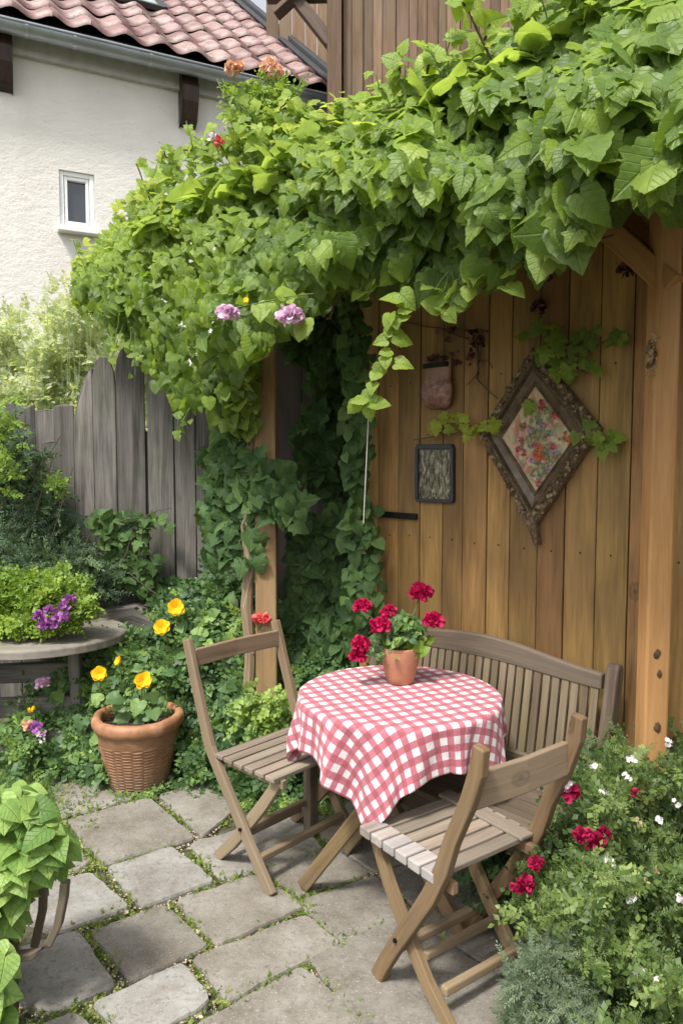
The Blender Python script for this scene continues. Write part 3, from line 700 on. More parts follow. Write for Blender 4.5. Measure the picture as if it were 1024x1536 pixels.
# ================================================================ TIMBER BUILDING behind
cor = PD(497, 140, 7.9)
barn = thing('timber_building', 'tall building clad in narrow vertical brown boards behind the vine', 'building', (cor.x, cor.y, 0))
bd = MB(); x = cor.x + .12; bax = Vector((1, .10, 0)).normalized()
u = .12
while u < 5.6:
    w_ = random.choice((.10, .12, .14, .09, .15)); q = Vector((cor.x, cor.y, 0)) + bax * (u + w_ / 2) + Vector((0, random.uniform(-.014, .014), 0))
    bd.strip([q, q + Vector((0, 0, 9.5))], w_ - .006, .025, bax); u += w_
bd.build('cladding', M['clad'], barn, bevel=.003)
bk = MB(); bk.box(Vector((cor.x, cor.y, 4.75)) + bax * 2.8 + Vector((0, .10, 0)), 5.6, .12, 9.5, bax); bk.build('backing_wall', M['black'], barn)
cp = MB(); cp.strip([(cor.x + .03, cor.y - .03, 0), (cor.x + .03, cor.y - .03, 9.5)], .14, .14, bax); cp.build('corner_post', M['clad'], barn, bevel=.008)
# recessed boards and dark beams over the tiled roof
rc = MB(); y9 = 9.7
u = -.85
while u < .0:
    w_ = random.uniform(.13, .17); rc.strip([(cor.x + u + w_ / 2, y9 + random.uniform(-.01, .01), 6.2), (cor.x + u + w_ / 2, y9, 11)], w_ - .008, .03, (1, 0, 0)); u += w_
rc.build('recessed_boards', M['clad'], barn, bevel=.004)
db = MB()
for a_, b2, w_ in (((436, -12), (497, 66), .12), ((400, -6), (500, -8), .1), ((413, 22), (452, -14), .07)):
    db.strip([PD(*a_, 8.1), PD(*b2, 8.0)], w_, .12, (0.5, 0, 1))
db.build('dark_beam', M['dup'], barn, bevel=.01)

# ================================================================ FENCE
fence = thing('fence', 'weathered grey board fence with rounded tall pickets behind the flower bed', 'fence', (-1.6, 4.5, 0))
fb = MB()
def fy(px): return np.interp(px, (-100, 130, 345, 560), (4.7, 4.45, 4.35, 4.3))
def picket(x0, x1, yt, shape, dz=0.02, yb=None, mbx=None):
    D = float(fy((x0 + x1) / 2)) + dz
    a_ = PD(x0, yt, D); b_ = PD(x1, yt, D); w_ = b_.x - a_.x; zt = a_.z; off = (random.uniform(0, 50), random.uniform(0, 50), 0)
    if shape == 'round':
        top = [(0, -.13), (.06, -.07), (.18, -.022), (.36, 0), (.6, 0), (.8, -.03), (.93, -.085), (1, -.15)]
    elif shape == 'slant': top = [(0, -.30), (.3, -.17), (.65, -.05), (.9, -.01), (1, -.0)]
    elif shape == 'fall': top = [(0, 0), (.35, -.01), (.7, -.08), (1, -.17)]
    else: top = [(0, random.uniform(-.02, .02)), (.5, random.uniform(-.01, .01)), (1, random.uniform(-.02, .02))]
    poly = [(0, None)] + top + [(1, None)]
    V = []; G_ = []
    for d in (0, .025):
        for s, z in poly:
            zz = -.02 if z is None else zt + z; V.append((a_.x + s * w_, D + d + (0 if z is None else .02 * random.random()), zz)); G_.append((off[0] + zz, off[1] + s * w_, d))
    k = len(poly)
    (mbx or fb).add(V, [tuple(range(k))[::-1], tuple(range(k, 2 * k))] + [(i, (i + 1) % k, (i + 1) % k + k, i + k) for i in range(k)], G_)
for x0, x1, yt, sh in ((-95, -50, 600, 'f'), (-48, -16, 598, 'f'), (-14, 20, 606, 'f'), (21, 50, 610, 'f'), (51, 79, 612, 'f'), (80, 108, 606, 'f'), (108, 137, 552, 'slant'), (137, 171, 535, 'round'),
                       (172, 214, 519, 'round'), (218, 257, 527, 'round'), (261, 291, 600, 'f'), (292, 325, 596, 'f'), (326, 352, 604, 'fall'), (353, 384, 640, 'f')):
    picket(x0, x1, yt, sh, random.uniform(0, .02))
for x0, x1, yt in ((150, 196, 640), (197, 240, 645), (240, 285, 572), (285, 330, 580), (330, 384, 645), (60, 150, 660), (-90, 60, 660)): picket(x0, x1, yt, 'f', .045)
fb.build('boards', M['fence'], fence, bevel=.004)
fl = MB(); fl.strip([(-3.1, 4.75, .45), (-.5, 4.48, .45)], .10, .05, (0, 0, 1)); fl.strip([(-3.1, 4.75, 1.45), (-.5, 4.48, 1.45)], .10, .05, (0, 0, 1)); fl.build('rail', M['fence'], fence)
df = thing('dark_fence', 'dark purple brown boards behind the wooden post and ivy', 'fence', (0, 4.3, 0))
dm = MB()
for x0, x1, yt in ((384, 412, 470), (413, 452, 440), (453, 496, 430), (497, 540, 420), (541, 585, 420), (586, 640, 420)): picket(x0, x1, yt, 'f', random.uniform(0.0, .02), None, dm)
for x0, x1, yt in ((384, 470, 470), (470, 560, 470), (560, 640, 470)): picket(x0, x1, yt, 'f', .05, None, dm)
dm.build('boards', M['dfence'], df, bevel=.004)

# ================================================================ GARDEN SHELTER
wd = Vector((-.693, .721, 0)).normalized(); wn = Vector((wd.y, -wd.x, 0))     # along wall to the far end; away from viewer
wn = Vector((.721, .693, 0)).normalized(); wd = Vector((-.693, .721, 0)).normalized()
WP = Vector((.952, 2.554, 0)) + wn * .12
shel = thing('garden_shelter', 'brown plank shelter wall with golden timber posts carrying the leafy canopy', 'shelter', (WP.x, WP.y, 0))
bw = MB(); u = -1.15; ends = []
while u < 1.25:
    w_ = random.choice((.118, .125, .13, .112)); q = WP + wd * (u + w_ / 2) + wn * (.012 + random.uniform(-.002, .002))
    pts = [q + Vector((0, 0, z)) for z in np.linspace(0, 2.75, 6)]
    bw.strip(pts, w_ - .0045, .024, wd); u += w_
bw.build('plank_wall', M['shed'], shel, bevel=.0025)
M['nail'] = plain('rusty_nail', (.035, .02, .014), .6, .3, 30, 0, .002, .3)
for zz in (.62, 1.25, 1.95):
    for uu in np.arange(-.3, 1.25, .122):
        nl_ = MB(); c_ = WP + wd * float(uu) - wn * .0025 + Vector((0, 0, zz + random.uniform(-.006, .006))); V = [c_ + wd * math.cos(a) * .0042 + Vector((0, 0, math.sin(a) * .0042)) for a in [k * math.pi / 4 for k in range(8)]]
        nl_.add([c_ - wn * .001] + V, [(0, 1 + k, 1 + (k + 1) % 8) for k in range(8)]); nl_.build('nail', M['nail'], shel)
bb = MB(); bb.box(WP + wd * .10 + wn * .05 + Vector((0, 0, 1.37)), 2.48, .03, 2.74, wd); bb.build('backing', M['black'], shel)
sw = MB(); e0 = WP + wd * 1.36 + wn * .03
for i in range(6):
    q = e0 + wn * (.07 + i * .14); sw.strip([q, q + Vector((0, 0, 2.7))], .135, .024, wn)
sw.build('side_wall', M['dfence'], shel, bevel=.003)
# right post with brace
PR = PD(958, 1190, 2.30); pr = Vector((PR.x + .054, 2.35, 0))
po = MB(); po.strip([pr + Vector((0, 0, z)) for z in np.linspace(-.02, 2.62, 8)],   .082, .065, (1, 0.12, 0)); po.build('post', M['post'], shel, bevel=.008)
M['knot'] = plain('wood_knot', (.13, .06, .025), .7, .6, 120, .6, .004, c2=(.03, .015, .008))
for ky, kr in ((.98, .016), (.915, .012), (.74, .017)):
    kn = MB(); c_ = pr + Vector((random.uniform(-.012, .012), -.034, ky)); V = [c_ + Vector((math.cos(a) * kr * random.uniform(.55, .95), .0, math.sin(a) * kr * random.uniform(.8, 1.25))) for a in [k * math.pi / 7 for k in range(14)]]
    kn.add([c_ + Vector((0, -.0035, 0))] + V, [(0, 1 + k, 1 + (k + 1) % 14) for k in range(14)]); kn.build('knot', M['knot'], shel)
pl = Vector((-.372, 3.62, 0)); pz = PD(398, 700, 3.6)
po = MB(); po.strip([pl + Vector((0, 0, z)) for z in np.linspace(-.02, 2.62, 8)], .105, .10, (1, 0, 0)); M['postold'] = wood('old_post_wood', (.17, .095, .04), (.36, .225, .11), .7, 1.4, (.20, .13, .08), True, .6, .1, 14)
po.build('post', M['postold'], shel, bevel=.008)
bmd = (pl - pr).normalized()
br = MB(); top_ = PD(880, 290, 2.47); bot_ = PD(1002, 432, 2.33)
bot_ = pr + Vector((0, 0, 2.17)) - wn * .005 
br.strip([bot_ - bmd * .03 - Vector((0, 0, .03)) + Vector((0, 0, .0)), bot_ + bmd * .40 + Vector((0, 0, .42))], .075, .070, wn.cross(Vector((0, 0, 1))) + Vector((0, 0, .9)))
br.strip([bot_ + wn * .09 + bmd * .07 + Vector((0, 0, .14)), bot_ + wn * .09 + bmd * .40 + Vector((0, 0, .48))], .06, .05, wn.cross(Vector((0, 0, 1))) + Vector((0, 0, .9)))
br.build('brace', M['post'], shel, bevel=.006)
bt = MB(); bt.strip([pr - bmd * .9 + Vector((0, 0, 2.56)), pl + bmd * .12 + Vector((0, 0, 2.56))], .12, .14, (0, 0, 1)); bt.build('top_beam', M['post'], shel, bevel=.006)
rf = MB()
for i in range(8):
    q = pr - bmd * .6 + bmd * (i * .30) ; rf.strip([q - wn * .20 + Vector((0, 0, 2.52)), q + wn * .55 + Vector((0, 0, 2.62))], .05, .09, bmd)
rf.build('rafters', M['dup'], shel, bevel=.004)
rb = MB()
for i in range(5):
    o_ = -.10 + i * .145; q = wn * o_; z = 2.52 + (o_ + .20) * .133 + .058
    rb.strip([pr - bmd * .95 + q + Vector((0, 0, z)), pl + bmd * .02 + q + Vector((0, 0, z))], .14, .02, wn)
rb.build('roof_boards', M['dup'], shel)
# iron latch bar on the planks
def WH(x, y, off=0.0): return PP(x, y, WP - wn * off, wn)
lb = MB(); lb.strip([WH(557, 770, .012), WH(625, 775, .012)], .028, .014, (0, 0, 1)); lb.build('latch_bar', M['iron'], shel, bevel=.003)

# ================================================================ CHAIRS
def make_chair(name, label, base, side, fwd, W, D_, curved, legm, paint):
    """folding slatted chair; base = back left seat corner on the ground, side = towards the back right corner"""
    side = Vector((side[0], side[1], 0)).normalized(); fwd = Vector((fwd[0], fwd[1], 0)).normalized(); base = Vector((base[0], base[1], 0))
    root = thing(name, label, 'chair', base + side * W / 2 + fwd * D_ / 2, 'folding wooden chairs at the round table')
    L = lambda s, f, z: base + side * s + fwd * f + Vector((0, 0, z))
    sh = .45
    for s in (-.012, W + .012):
        u = MB()
        if curved:
            ctrl = [(-.155, .87), (-.145, .80), (-.11, .70), (-.055, .58), (-.02, .48), (.03, .38), (.10, .27), (.18, .15), (.235, .06), (.265, 0)]
            wd_ = [.040, .046, .045, .045, .049, .051, .049, .047, .047, .049]
        else:
            ctrl = [(-.180, .875), (-.13, .72), (-.07, .55), (-.035, .46), (.07, .32), (.2, .15), (.325, 0)]; wd_ = [.044, .046, .047, .05, .048, .045, .044]
        u.strip([L(s, f, z) for f, z in ctrl], wd_, .026 if not curved else .029, fwd + Vector((0, 0, .3)))
        u.build('upright', legm, root, bevel=.005)
        c_ = MB(); s2 = s + (.031 if s < W / 2 else -.031)
        if curved: cc = [(D_ - .01, .435), (D_ - .06, .36), (D_ - .14, .24), (D_ - .24, .12), (-.005, .0)]; cc = [(D_ - .02, .43), (.25, .30), (.15, .17), (.07, .08), (-.03, 0)]
        else: cc = [(D_ - .02, .43), (.25, .31), (.14, .18), (.06, .09), (-.035, 0)]
        c_.strip([L(s2, f, z) for f, z in cc], [.042, .046, .048, .046, .042], .026, fwd + Vector((0, 0, .4))); c_.build('leg', legm, root, bevel=.004)
        bo = MB()
        for (f, z) in ((.165 if not curved else .165, .20 if not curved else .18),):
            q = L(s, f, z); sg = -1 if s < W / 2 else 1; bo.lathe(tuple(q + side * sg * .017), [(.0, -.006), (.007, -.004), (.007, .004), (0, .006)], 10)
        bo.build('bolt', M['iron'], root)
    t = MB()
    if curved: t.strip([L(.0, -.118, .735), L(W * .5, -.128, .735), L(W, -.118, .735)], .10, .02, Vector((0, 0, 1)))
    else: t.strip([L(-.0, -.152, .80), L(W * .5, -.162, .802), L(W, -.152, .80)], .072, .02, Vector((0, 0, 1)))
    t.build('back_rail', M['chairw'], root, bevel=.004)
    for s in (.02, W - .02):
        r = MB(); r.strip([L(s, -.035, sh - .030), L(s, D_ + .005, sh - .030)], .034, .022, (0, 0, 1)); r.build('seat_rail', legm, root, bevel=.003)
    n = 6; g_ = D_ / n; st = MB()
    for i in range(n):
        f = g_ * (i + .5); e = random.uniform(-.002, .002)
        a0 = -.026 if not curved else (.052); 
        st.strip([L(a0 + e, f, sh - .006), L(W * .5, f, sh - .007), L(W + .026, f, sh - .006)], g_ - .011, .017, fwd)
    st.build('seat_slats', M['slat'], root, bevel=.003)
    if curved:
        we = MB()
        for i in range(n): we.strip([L(-.030, g_ * (i + .5), sh - .005), L(.050, g_ * (i + .5), sh - .005)], g_ - .008, .030, fwd)
        we.build('painted_slat_ends', paint, root, bevel=.004)
        be = MB(); be.strip([L(W - .03, -.01, sh + .008), L(W - .03, D_ + .01, sh + .008)], .055, .012, side); be.build('seat_batten', M['slat'], root, bevel=.003)
    for (f, z, dd) in (((.245, .105, 0), (.02, .075, 1)) if not curved else ((.205, .12, 0), (.02, .085, 1))):
        b_ = MB(); off = .03 * dd
        b_.strip([L(-.0 + off, f, z), L(W - off, f, z)], .028, .026 if dd else .03, (0, 0, 1)); b_.build('stretcher', M['chairw'], root, bevel=.006)
    b_ = MB(); b_.strip([L(.03, .1, .145), L(W - .03, .1, .145)], .026, .024, (0, 0, 1)); b_.build('stretcher', M['chairw'], root, bevel=.006)
    return root
ch1 = make_chair('folding_chair', 'straight legged folding wooden chair left of the table in front of the dense green bed', (-.487, 2.83), (.68, .733), (.733, -.68), .455, .36, False, M['chairw'], M['whitew'])
ch2 = make_chair('folding_chair', 'curved leg folding wooden chair with whitish worn slat ends in the foreground', (.278, 1.962), (.815, .58), (-.58, .815), .375, .345, True, M['chairy'], M['whitew'])

# ================================================================ TABLE + CLOTH
TC = Vector((.210, 2.625, 0)); TR = .352; TH = .752
table = thing('round_table', 'round wooden table with crossed legs under the red checked cloth', 'table', TC)
tt = MB(); tt.lathe((TC.x, TC.y, 0), [(0.01, TH - .024), (TR - .006, TH - .024), (TR, TH - .018), (TR, TH - .004), (TR - .004, TH), (0.01, TH)], 64); tt.build('tabletop', M['weather'], table)
fA = PZ(492, 1302, 0); fx = (fA - TC); 
fd = fx.normalized(); fs = Vector((-fd.y, fd.x, 0))
for sgn in (1, -1):
    for f1 in (1, -1):
        lg = MB(); o = fs * .15 * sgn + fs * .024 * f1
        lg.strip([TC + o + fd * f1 * (fx.length if f1 > 0 else .30) + Vector((0, 0, .015)), TC + o - fd * f1 * .20 + Vector((0, 0, TH - .03))], .05, .03, fd + Vector((0, 0, .3))); lg.build('leg', M['chairy'], table, bevel=.005)
s_b = MB(); s_b.strip([TC - fs * .16 + Vector((0, 0, .36)), TC + fs * .16 + Vector((0, 0, .36))], .035, .03, (0, 0, 1)); s_b.build('stretcher', M['chairw'], table, bevel=.004)
# cloth: square gingham, one corner hanging to the front left
ca = R(249); co = Vector((math.cos(ca), math.sin(ca))) * .045
HS = .492
ua_ = Vector((math.cos(ca - R(45)), math.sin(ca - R(45)))); va_ = Vector((math.cos(ca + R(45)), math.sin(ca + R(45))))
cl = MB(); NT = 300; NR = 46; V = []; G_ = []
def fold(th, d):
    w = math.sin(11 * th + 1.0) * .5 + math.sin(17 * th + 2.2) * .28 + math.sin(7 * th + .4) * .4
    return w
for i in range(NR + 1):
    for j in range(NT):
        th = 2 * math.pi * j / NT; dx, dy = math.cos(th), math.sin(th); dv = Vector((dx, dy))
        # distance to the square's edge along this direction
        o = -co; best = 9
        for ax_ in (ua_, va_):
            c0 = o.dot(ax_); c1 = dv.dot(ax_)
            if abs(c1) > 1e-6:
                for s in (1, -1):
                    tq = (s * HS - c0) / c1
                    if tq > 0: best = min(best, tq)
        rmax = best
        # soften the corners
        nin = 14
        if i <= nin: r = (TR + .004) * i / nin
        else: r = (TR + .004) + (rmax - TR - .004) * (i - nin) / (NR - nin)
        r = max(r, 1e-4); q = dv * r - co; G_.append((q.dot(ua_) + .013, q.dot(va_) + .004, 0))
        if r <= TR + .004: V.append((TC.x + dx * r, TC.y + dy * r, TH + .003 + .0012 * math.sin(40 * q.dot(ua_)) * math.sin(33 * q.dot(va_))))
        else:
            d = r - TR - .004; k = min(1, d / .22)
            rc_ = .014; phi = min(d / rc_, math.pi / 2)
            rad = TR + .004 + rc_ * math.sin(phi); z = TH + .003 - rc_ * (1 - math.cos(phi)) - max(0, d - rc_ * math.pi / 2) * .97
            cdist = abs((th - ca + math.pi) % (2 * math.pi) - math.pi)
            fo = fold(th, d); rad += k * (.008 + .042 * fo) + k * .004 * math.sin(31 * th + 20 * d)
            if cdist < .75:
                cc = 1 - cdist / .75; rad += k * (.022 * math.sin(cdist * 13 + (.6 if (th > ca) else 2.4)) * (1 if cc < .8 else .6) + .005 * cc)
            th2 = th + k * .035 * math.cos(11 * th + 1.0)
            # corners drift towards their middle as they hang
            sd2 = ((th - ca + math.pi) % (math.pi / 2)); sd2 = sd2 if sd2 < math.pi / 4 else sd2 - math.pi / 2
            th2 -= sd2 * .0
            V.append((TC.x + math.cos(th2) * rad, TC.y + math.sin(th2) * rad, z))
Fc = []
for i in range(NR):
    for j in range(NT):
        a = i * NT + j; b_ = i * NT + (j + 1) % NT; Fc.append((a, b_, b_ + NT, a + NT))
cl.add(V, Fc, G_)
tag(cl.build('tablecloth', M['gingham'], None, smooth=True, solid=.0016), 'red and white checked cloth draped over the round table', 'tablecloth')

# ================================================================ BENCH
BR = Vector((.962, 2.545, 0)); bdv = wd; bn = -wn      # right back foot; bn points towards the table
bench = thing('garden_bench', 'weathered wooden bench with arched slatted back against the plank wall', 'bench', BR + bdv * .6 + bn * .2)
BL = 1.12
B = lambda u, d, z: BR + bdv * u + bn * d + Vector((0, 0, z))
rec = lambda z: .0 + max(0, (.43 - (z - .43))) * .16          # back leans towards the wall at its top
tr = MB(); pts = []; ws = []
for i in range(15):
    u = .035 + (BL - .07) * i / 14; s = (u - BL / 2) / (BL / 2); s -= -.0; z = .815 + .034 * (math.cos(s * math.pi) * .5 + .5); pts.append(B(u, rec(z), z)); ws.append(.058 + .034 * (math.cos(s * math.pi) * .5 + .5))
tr.strip(pts, ws, .032, (0, 0, 1)); tr.build('top_rail', M['bench'], bench, bevel=.006)
bs = MB(); ns = 27
for i in range(ns):
    u = .062 + (BL - .12) * i / (ns - 1); s = (u - BL / 2) / (BL / 2); zt = .788 + .027 * (math.cos(s * math.pi) * .5 + .5)
    bs.strip([B(u, rec(.46), .46), B(u, rec(.62), .62), B(u, rec(zt) , zt)], .029, .013, bdv, rnd=random.random())
bs.build('back_slats', M['benchs'], bench, bevel=.002)
lr = MB(); lr.strip([B(.03, rec(.46), .462), B(BL - .03, rec(.46), .462)], .05, .03, (0, 0, 1)); lr.build('lower_rail', M['bench'], bench, bevel=.005)
for u in (0, BL):
    up_ = MB(); up_.strip([B(u, .085, 0), B(u, .08, .25), B(u, .075, .43), B(u, .035, .65), B(u, .0, .82), B(u, -.008, .862), B(u, -.008, .885)], [.055, .055, .06, .06, .06, .052, .030], .045, bn); up_.build('back_post', M['bench'], bench, bevel=.008)
    fp = MB(); fp.strip([B(u, .44, 0), B(u, .44, .395)], .05, .045, bn); fp.build('leg', M['bench'], bench, bevel=.006)
    sr = MB(); sr.strip([B(u, .09, .37), B(u, .46, .37)], .06, .03, (0, 0, 1)); sr.build('side_rail', M['bench'], bench, bevel=.005)
st = MB()
for i in range(4):
    d = .125 + i * .105; st.strip([B(-.035, d, .410), B(BL + .03, d, .410)], .098, .022, bn)
st.build('seat_boards', M['bench'], bench, bevel=.004)
ap = MB(); ap.strip([B(0, .47, .365), B(BL, .47, .365)], .06, .02, (0, 0, 1)); ap.build('apron', M['bench'], bench, bevel=.004)
# crumpled napkin on the bench
nk = MB(); c0 = PZ(762, 1166, .425); V = []; NN = 12
for i in range(NN):
    for j in range(NN):
        x = (i / (NN - 1) - .5); y = (j / (NN - 1) - .5)
        V.append(c0 + bdv * -x * .12 + bn * y * .075 + Vector((0, 0, .004 + .035 * max(0, vnoise(i * .45 + 3, j * .5 + 1) - .25) + random.uniform(0, .004))))
nk.add(V, [(i * NN + j, i * NN + j + 1, (i + 1) * NN + j + 1, (i + 1) * NN + j) for i in range(NN - 1) for j in range(NN - 1)])
tag(nk.build('napkin', M['paper'], None, solid=.002), 'crumpled white paper napkin lying on the bench seat', 'napkin')

# ================================================================ POT WITH RED FLOWERS ON THE TABLE
pc = PZ(600, 1024, TH + .003); pc = Vector((pc.x, pc.y, TH + .005))
tp = thing('potted_geranium', 'small terracotta pot of red pompom flowers on the checked tablecloth', 'potted plant', pc)
pm = MB(); pm.lathe(tuple(pc), [(.008, 0), (.045, 0), (.050, .004), (.058, .03), (.068, .07), (.0745, .105), (.0765, .128), (.0755, .138), (.0735, .142), (.070, .139), (.068, .12), (.01, .118)], 48, cap=True)
pm.build('pot', M['terra'], tp, smooth=True)
so_ = MB(); so_.lathe(tuple(pc), [(.001, .122), (.03, .125), (.069, .121)], 24, cap=False); so_.build('soil', M['soil'], tp)
hd = []
for x, y, r, dd in ((631, 890, 18, .02), (543, 910, 14, -.01), (583, 918, 12, .03), (571, 939, 16, -.05), (650, 932, 16, -.03), (541, 966, 14, -.06), (537, 984, 14, -.06)):
    hd.append((PD(x, y, pc.y + dd), r / F * 2.72, dd))
stm = MB()
for h_, r, dd in hd: stm.tube([pc + Vector((random.uniform(-.03, .03), random.uniform(-.03, .03), .12)), pc.lerp(h_, .5) + Vector((0, 0, .06)), h_], [.0032, .0028, .0024], 6)
stm.build('stems', M['stem'], tp)
for h_, r, dd in hd:
    bloom(tp, M['red'], h_, r * 1.25, 150, pet=.36)
n = 520; dsp = unit(RNG.normal(0, 1, (n, 3))); dsp[:, 2] = np.abs(dsp[:, 2]); 
P = np.array(pc + Vector((.002, 0, .165))) + dsp * RNG.uniform(.2, 1, (n, 1)) * np.array([.098, .09, .105])
N2, T2 = dirs(P, .7, .5, .6, .1, .8, .3); scatter('foliage', M['bedleaf'], T_hrt, P, N2, T2, RNG.uniform(.016, .034, n), RNG.uniform(.1, .9, n), tp)
n = 60; P = np.array(pc + Vector((.025, -.05, .12))) + RNG.normal(0, .02, (n, 3)) * [1.6, 1, 1.3]
N2, T2 = dirs(P, .5, .8, .4, .5, .5, .3); scatter('low_leaves', M['box'], T_hrt, P[:9] + [.02, .02, .03], N2[:9], T2[:9], RNG.uniform(.03, .045, 9), RNG.uniform(.1, .6, 9), tp)
P = np.array(pc + Vector((-.07, -.02, .14))) + RNG.normal(0, .02, (70, 3)); N2, T2 = dirs(P); scatter('side_leaves', M['bedleaf'], T_med, P, N2, T2, RNG.uniform(.03, .05, 70), RNG.uniform(.1, .8, 70), tp)

for _ in range(5):
    q = pc + Vector((random.uniform(-.07, .07), random.uniform(-.05, .03), random.uniform(.20, .26))); b_ = MB(); b_.tube([q - Vector((0, 0, .07)), q], .0016, 5); b_.build('bud_stem', M['stem'], tp); bloom(tp, M['red'], q, .007, 12, 'bud')
# ================================================================ BIG RIBBED POT
bc = PZ(209, 1172, 0); bp = thing('planter', 'large ribbed terracotta planter with yellow flower standing on the paving', 'planter', bc)
def ribs(a, z): return .0040 * math.sin(z * 2 * math.pi / .0155 + (math.pi if int(a / (2 * math.pi) * 22) % 2 else 0)) if z < .225 else 0
prof = [(.01, 0), (.142, 0)] + [(.142 + (.205 - .142) * (z / .30), z) for z in np.linspace(.004, .30, 86)]
bm_ = MB(); bm_.lathe(tuple(bc), prof, 88, mod=ribs); bm_.build('body', M['wicker'], bp, smooth=True)
bm_ = MB(); bm_.lathe(tuple(bc), [(.196, .285), (.214, .292), (.222, .31), (.223, .33), (.216, .347), (.203, .353), (.188, .352), (.178, .343), (.176, .32), (.172, .28)], 64, cap=False, mod=lambda a, z: .0025 * math.sin(a * 5) + .0015 * math.sin(a * 13)); bm_.build('rim', M['rim'], bp, smooth=True)
bm_ = MB(); bm_.lathe(tuple(bc), [(.001, .312), (.08, .318), (.176, .305)], 32, cap=False, mod=lambda a, z: .002 * math.sin(a * 9)); bm_.build('soil', M['soil'], bp)
n = 300; a = RNG.uniform(0, 6.28, n); r = np.sqrt(RNG.random(n)) * .165; P = np.stack([bc.x + r * np.cos(a), bc.y + r * np.sin(a), np.full(n, .312)], 1)
M['crumb'] = petalm('soil_crumb', (.02, .012, .008), (.09, .06, .04), 0)
scatter('soil_crumbs', M['crumb'], T_peb, P, RNG.normal(0, .4, (n, 3)) + [0, 0, 1], RNG.normal(0, 1, (n, 3)), RNG.uniform(.008, .02, n), RNG.random(n), bp)
Pp = []; 
for (x, y, s) in ((210, 1052, .075), (190, 1072, .07), (228, 1065, .07), (205, 1080, .065), (188, 1060, .06), (225, 1050, .06), (200, 1068, .05), (216, 1075, .05), (163, 1048, .08), (150, 1052, .06), (182, 1050, .06)):
    Pp.append((PD(x, y, bc.y + random.uniform(-.08, .0)), s))
P = np.array([tuple(p[0]) for p in Pp]); N2, T2 = dirs(P, .8, .7, .2, .1, .5, .6); scatter('leaves', M['bedleaf'], T_hrt, P, N2, T2, np.array([p[1] for p in Pp]), RNG.uniform(.4, .9, len(P)), bp)
stm = MB()
for x, y in ((215, 1021), (163, 1048), (190, 1072), (228, 1065), (205, 1052)): stm.tube([bc + Vector((random.uniform(-.02, .02), random.uniform(-.02, .02), .3)), PD(x, y, bc.y - .03)], [.004, .003], 6)
stm.build('stems', M['stem'], bp)
open_flower(bp, M['yel'], PD(215, 1021, bc.y - .04), .042, (.2, -1, .5), 6, cup=.3)

# ================================================================ STONE BENCH TABLE AT LEFT
sc_ = PZ(66, 947, .68); stb = thing('garden_table', 'low round weathered plank table on rough posts left of the flower bed', 'table', (sc_.x, sc_.y, 0))
m_ = MB(); poly = []
for k in range(44):
    a = 2 * math.pi * k / 44; rr = .43 + .008 * math.sin(a * 3 + 1); poly.append((sc_.x + rr * math.cos(a), sc_.y + rr * .95 * math.sin(a)))
m_.prism(poly, .632, .68, .6, .008, .001); m_.build('top', M['ledge'], stb, bevel=.004)
lgs = ((-.27, -.25, .09), (.20, -.1, .05), (-.05, .2, .06), (.25, .15, .055))
for dx, dy, w_ in lgs:
    q = Vector((sc_.x + dx, sc_.y + dy, 0)); l_ = MB(); l_.strip([q + Vector((-.01, 0, -.02)), q + Vector((.01, 0, .3)), q + Vector((0, 0, .635))], [w_ * 1.5, w_ * 1.1, w_ * 1.25], w_ * 1.2, (1, 0, 0), rough=.004); l_.build('leg', M['fence'], stb, bevel=.01)
l_ = MB()
for z, y in ((.14, -.20), (.30, -.14), (.46, -.05)): l_.strip([(sc_.x - .33, sc_.y + y, z), (sc_.x + .30, sc_.y + y + .06, z + .01)], .10, .06, (0, 0, 1), rough=.004)
l_.build('cross_board', M['fence'], stb, bevel=.008)
lo = MB(); lo.strip([PD(140, 938, 4.3), PD(205, 928, 4.28), PD(262, 950, 4.25)], [.2, .16, .13], .12, (0, 0, 1), rough=.012)
tag(lo.build('log', M['fence'], None, bevel=.02), 'old grey split log lying against the foot of the fence', 'log')

# ================================================================ WALL HANGINGS
outer = [WH(806, 521), WH(906, 643), WH(803, 797), WH(725, 652)]; inner = [WH(806, 578), WH(865, 657), WH(807, 738), WH(756, 656)]
cen = sum(outer, Vector()) / 4
pic = thing('diamond_picture', 'ornate carved diamond shaped frame holding a colourful flower picture on the plank wall', 'picture', cen)
lev = [(0, .004), (0, .03), (.06, .042), (.30, .036), (.40, .048), (.48, .046), (.52, .030), (.62, .036), (.88, .024), (.94, .030), (1, .024), (1, .012)]
for lo_i, hi_i, mm, nm in ((0, 5, 'carve', 'outer_moulding'), (5, 11, 'mould', 'inner_moulding')):
    f_ = MB(); V = []
    for tt_, hh_ in lev[lo_i:hi_i + 1]:
        for k in range(4):
            a, b_ = outer[k].lerp(inner[k], tt_), outer[(k + 1) % 4].lerp(inner[(k + 1) % 4], tt_)
            for j in range(10): V.append(a.lerp(b_, j / 10) - wn * (hh_ + (random.uniform(-.0015, .0015) if nm[0] == 'o' else 0)))
    Q = 40; nl = hi_i - lo_i
    f_.add(V, [(i * Q + j, i * Q + (j + 1) % Q, (i + 1) * Q + (j + 1) % Q, (i + 1) * Q + j) for i in range(nl) for j in range(Q)]); f_.build(nm, M[mm], pic)
Po = []; 
for k in range(4):
    for j in range(60):
        q = outer[k].lerp(outer[(k + 1) % 4], random.random()); q = q.lerp(cen, random.uniform(.04, .13)); Po.append(tuple(q - wn * .040))
Po = np.array(Po); n = len(Po); M['gilt'] = petalm('gilt_scroll', (.04, .025, .014), (.26, .19, .10), 0)
scatter('scrolls', M['gilt'], T_peb, Po, np.array([-wn.x, -wn.y, 0]) + RNG.normal(0, .2, (n, 3)), RNG.normal(0, 1, (n, 3)), RNG.uniform(.010, .022, n), RNG.random(n), pic)
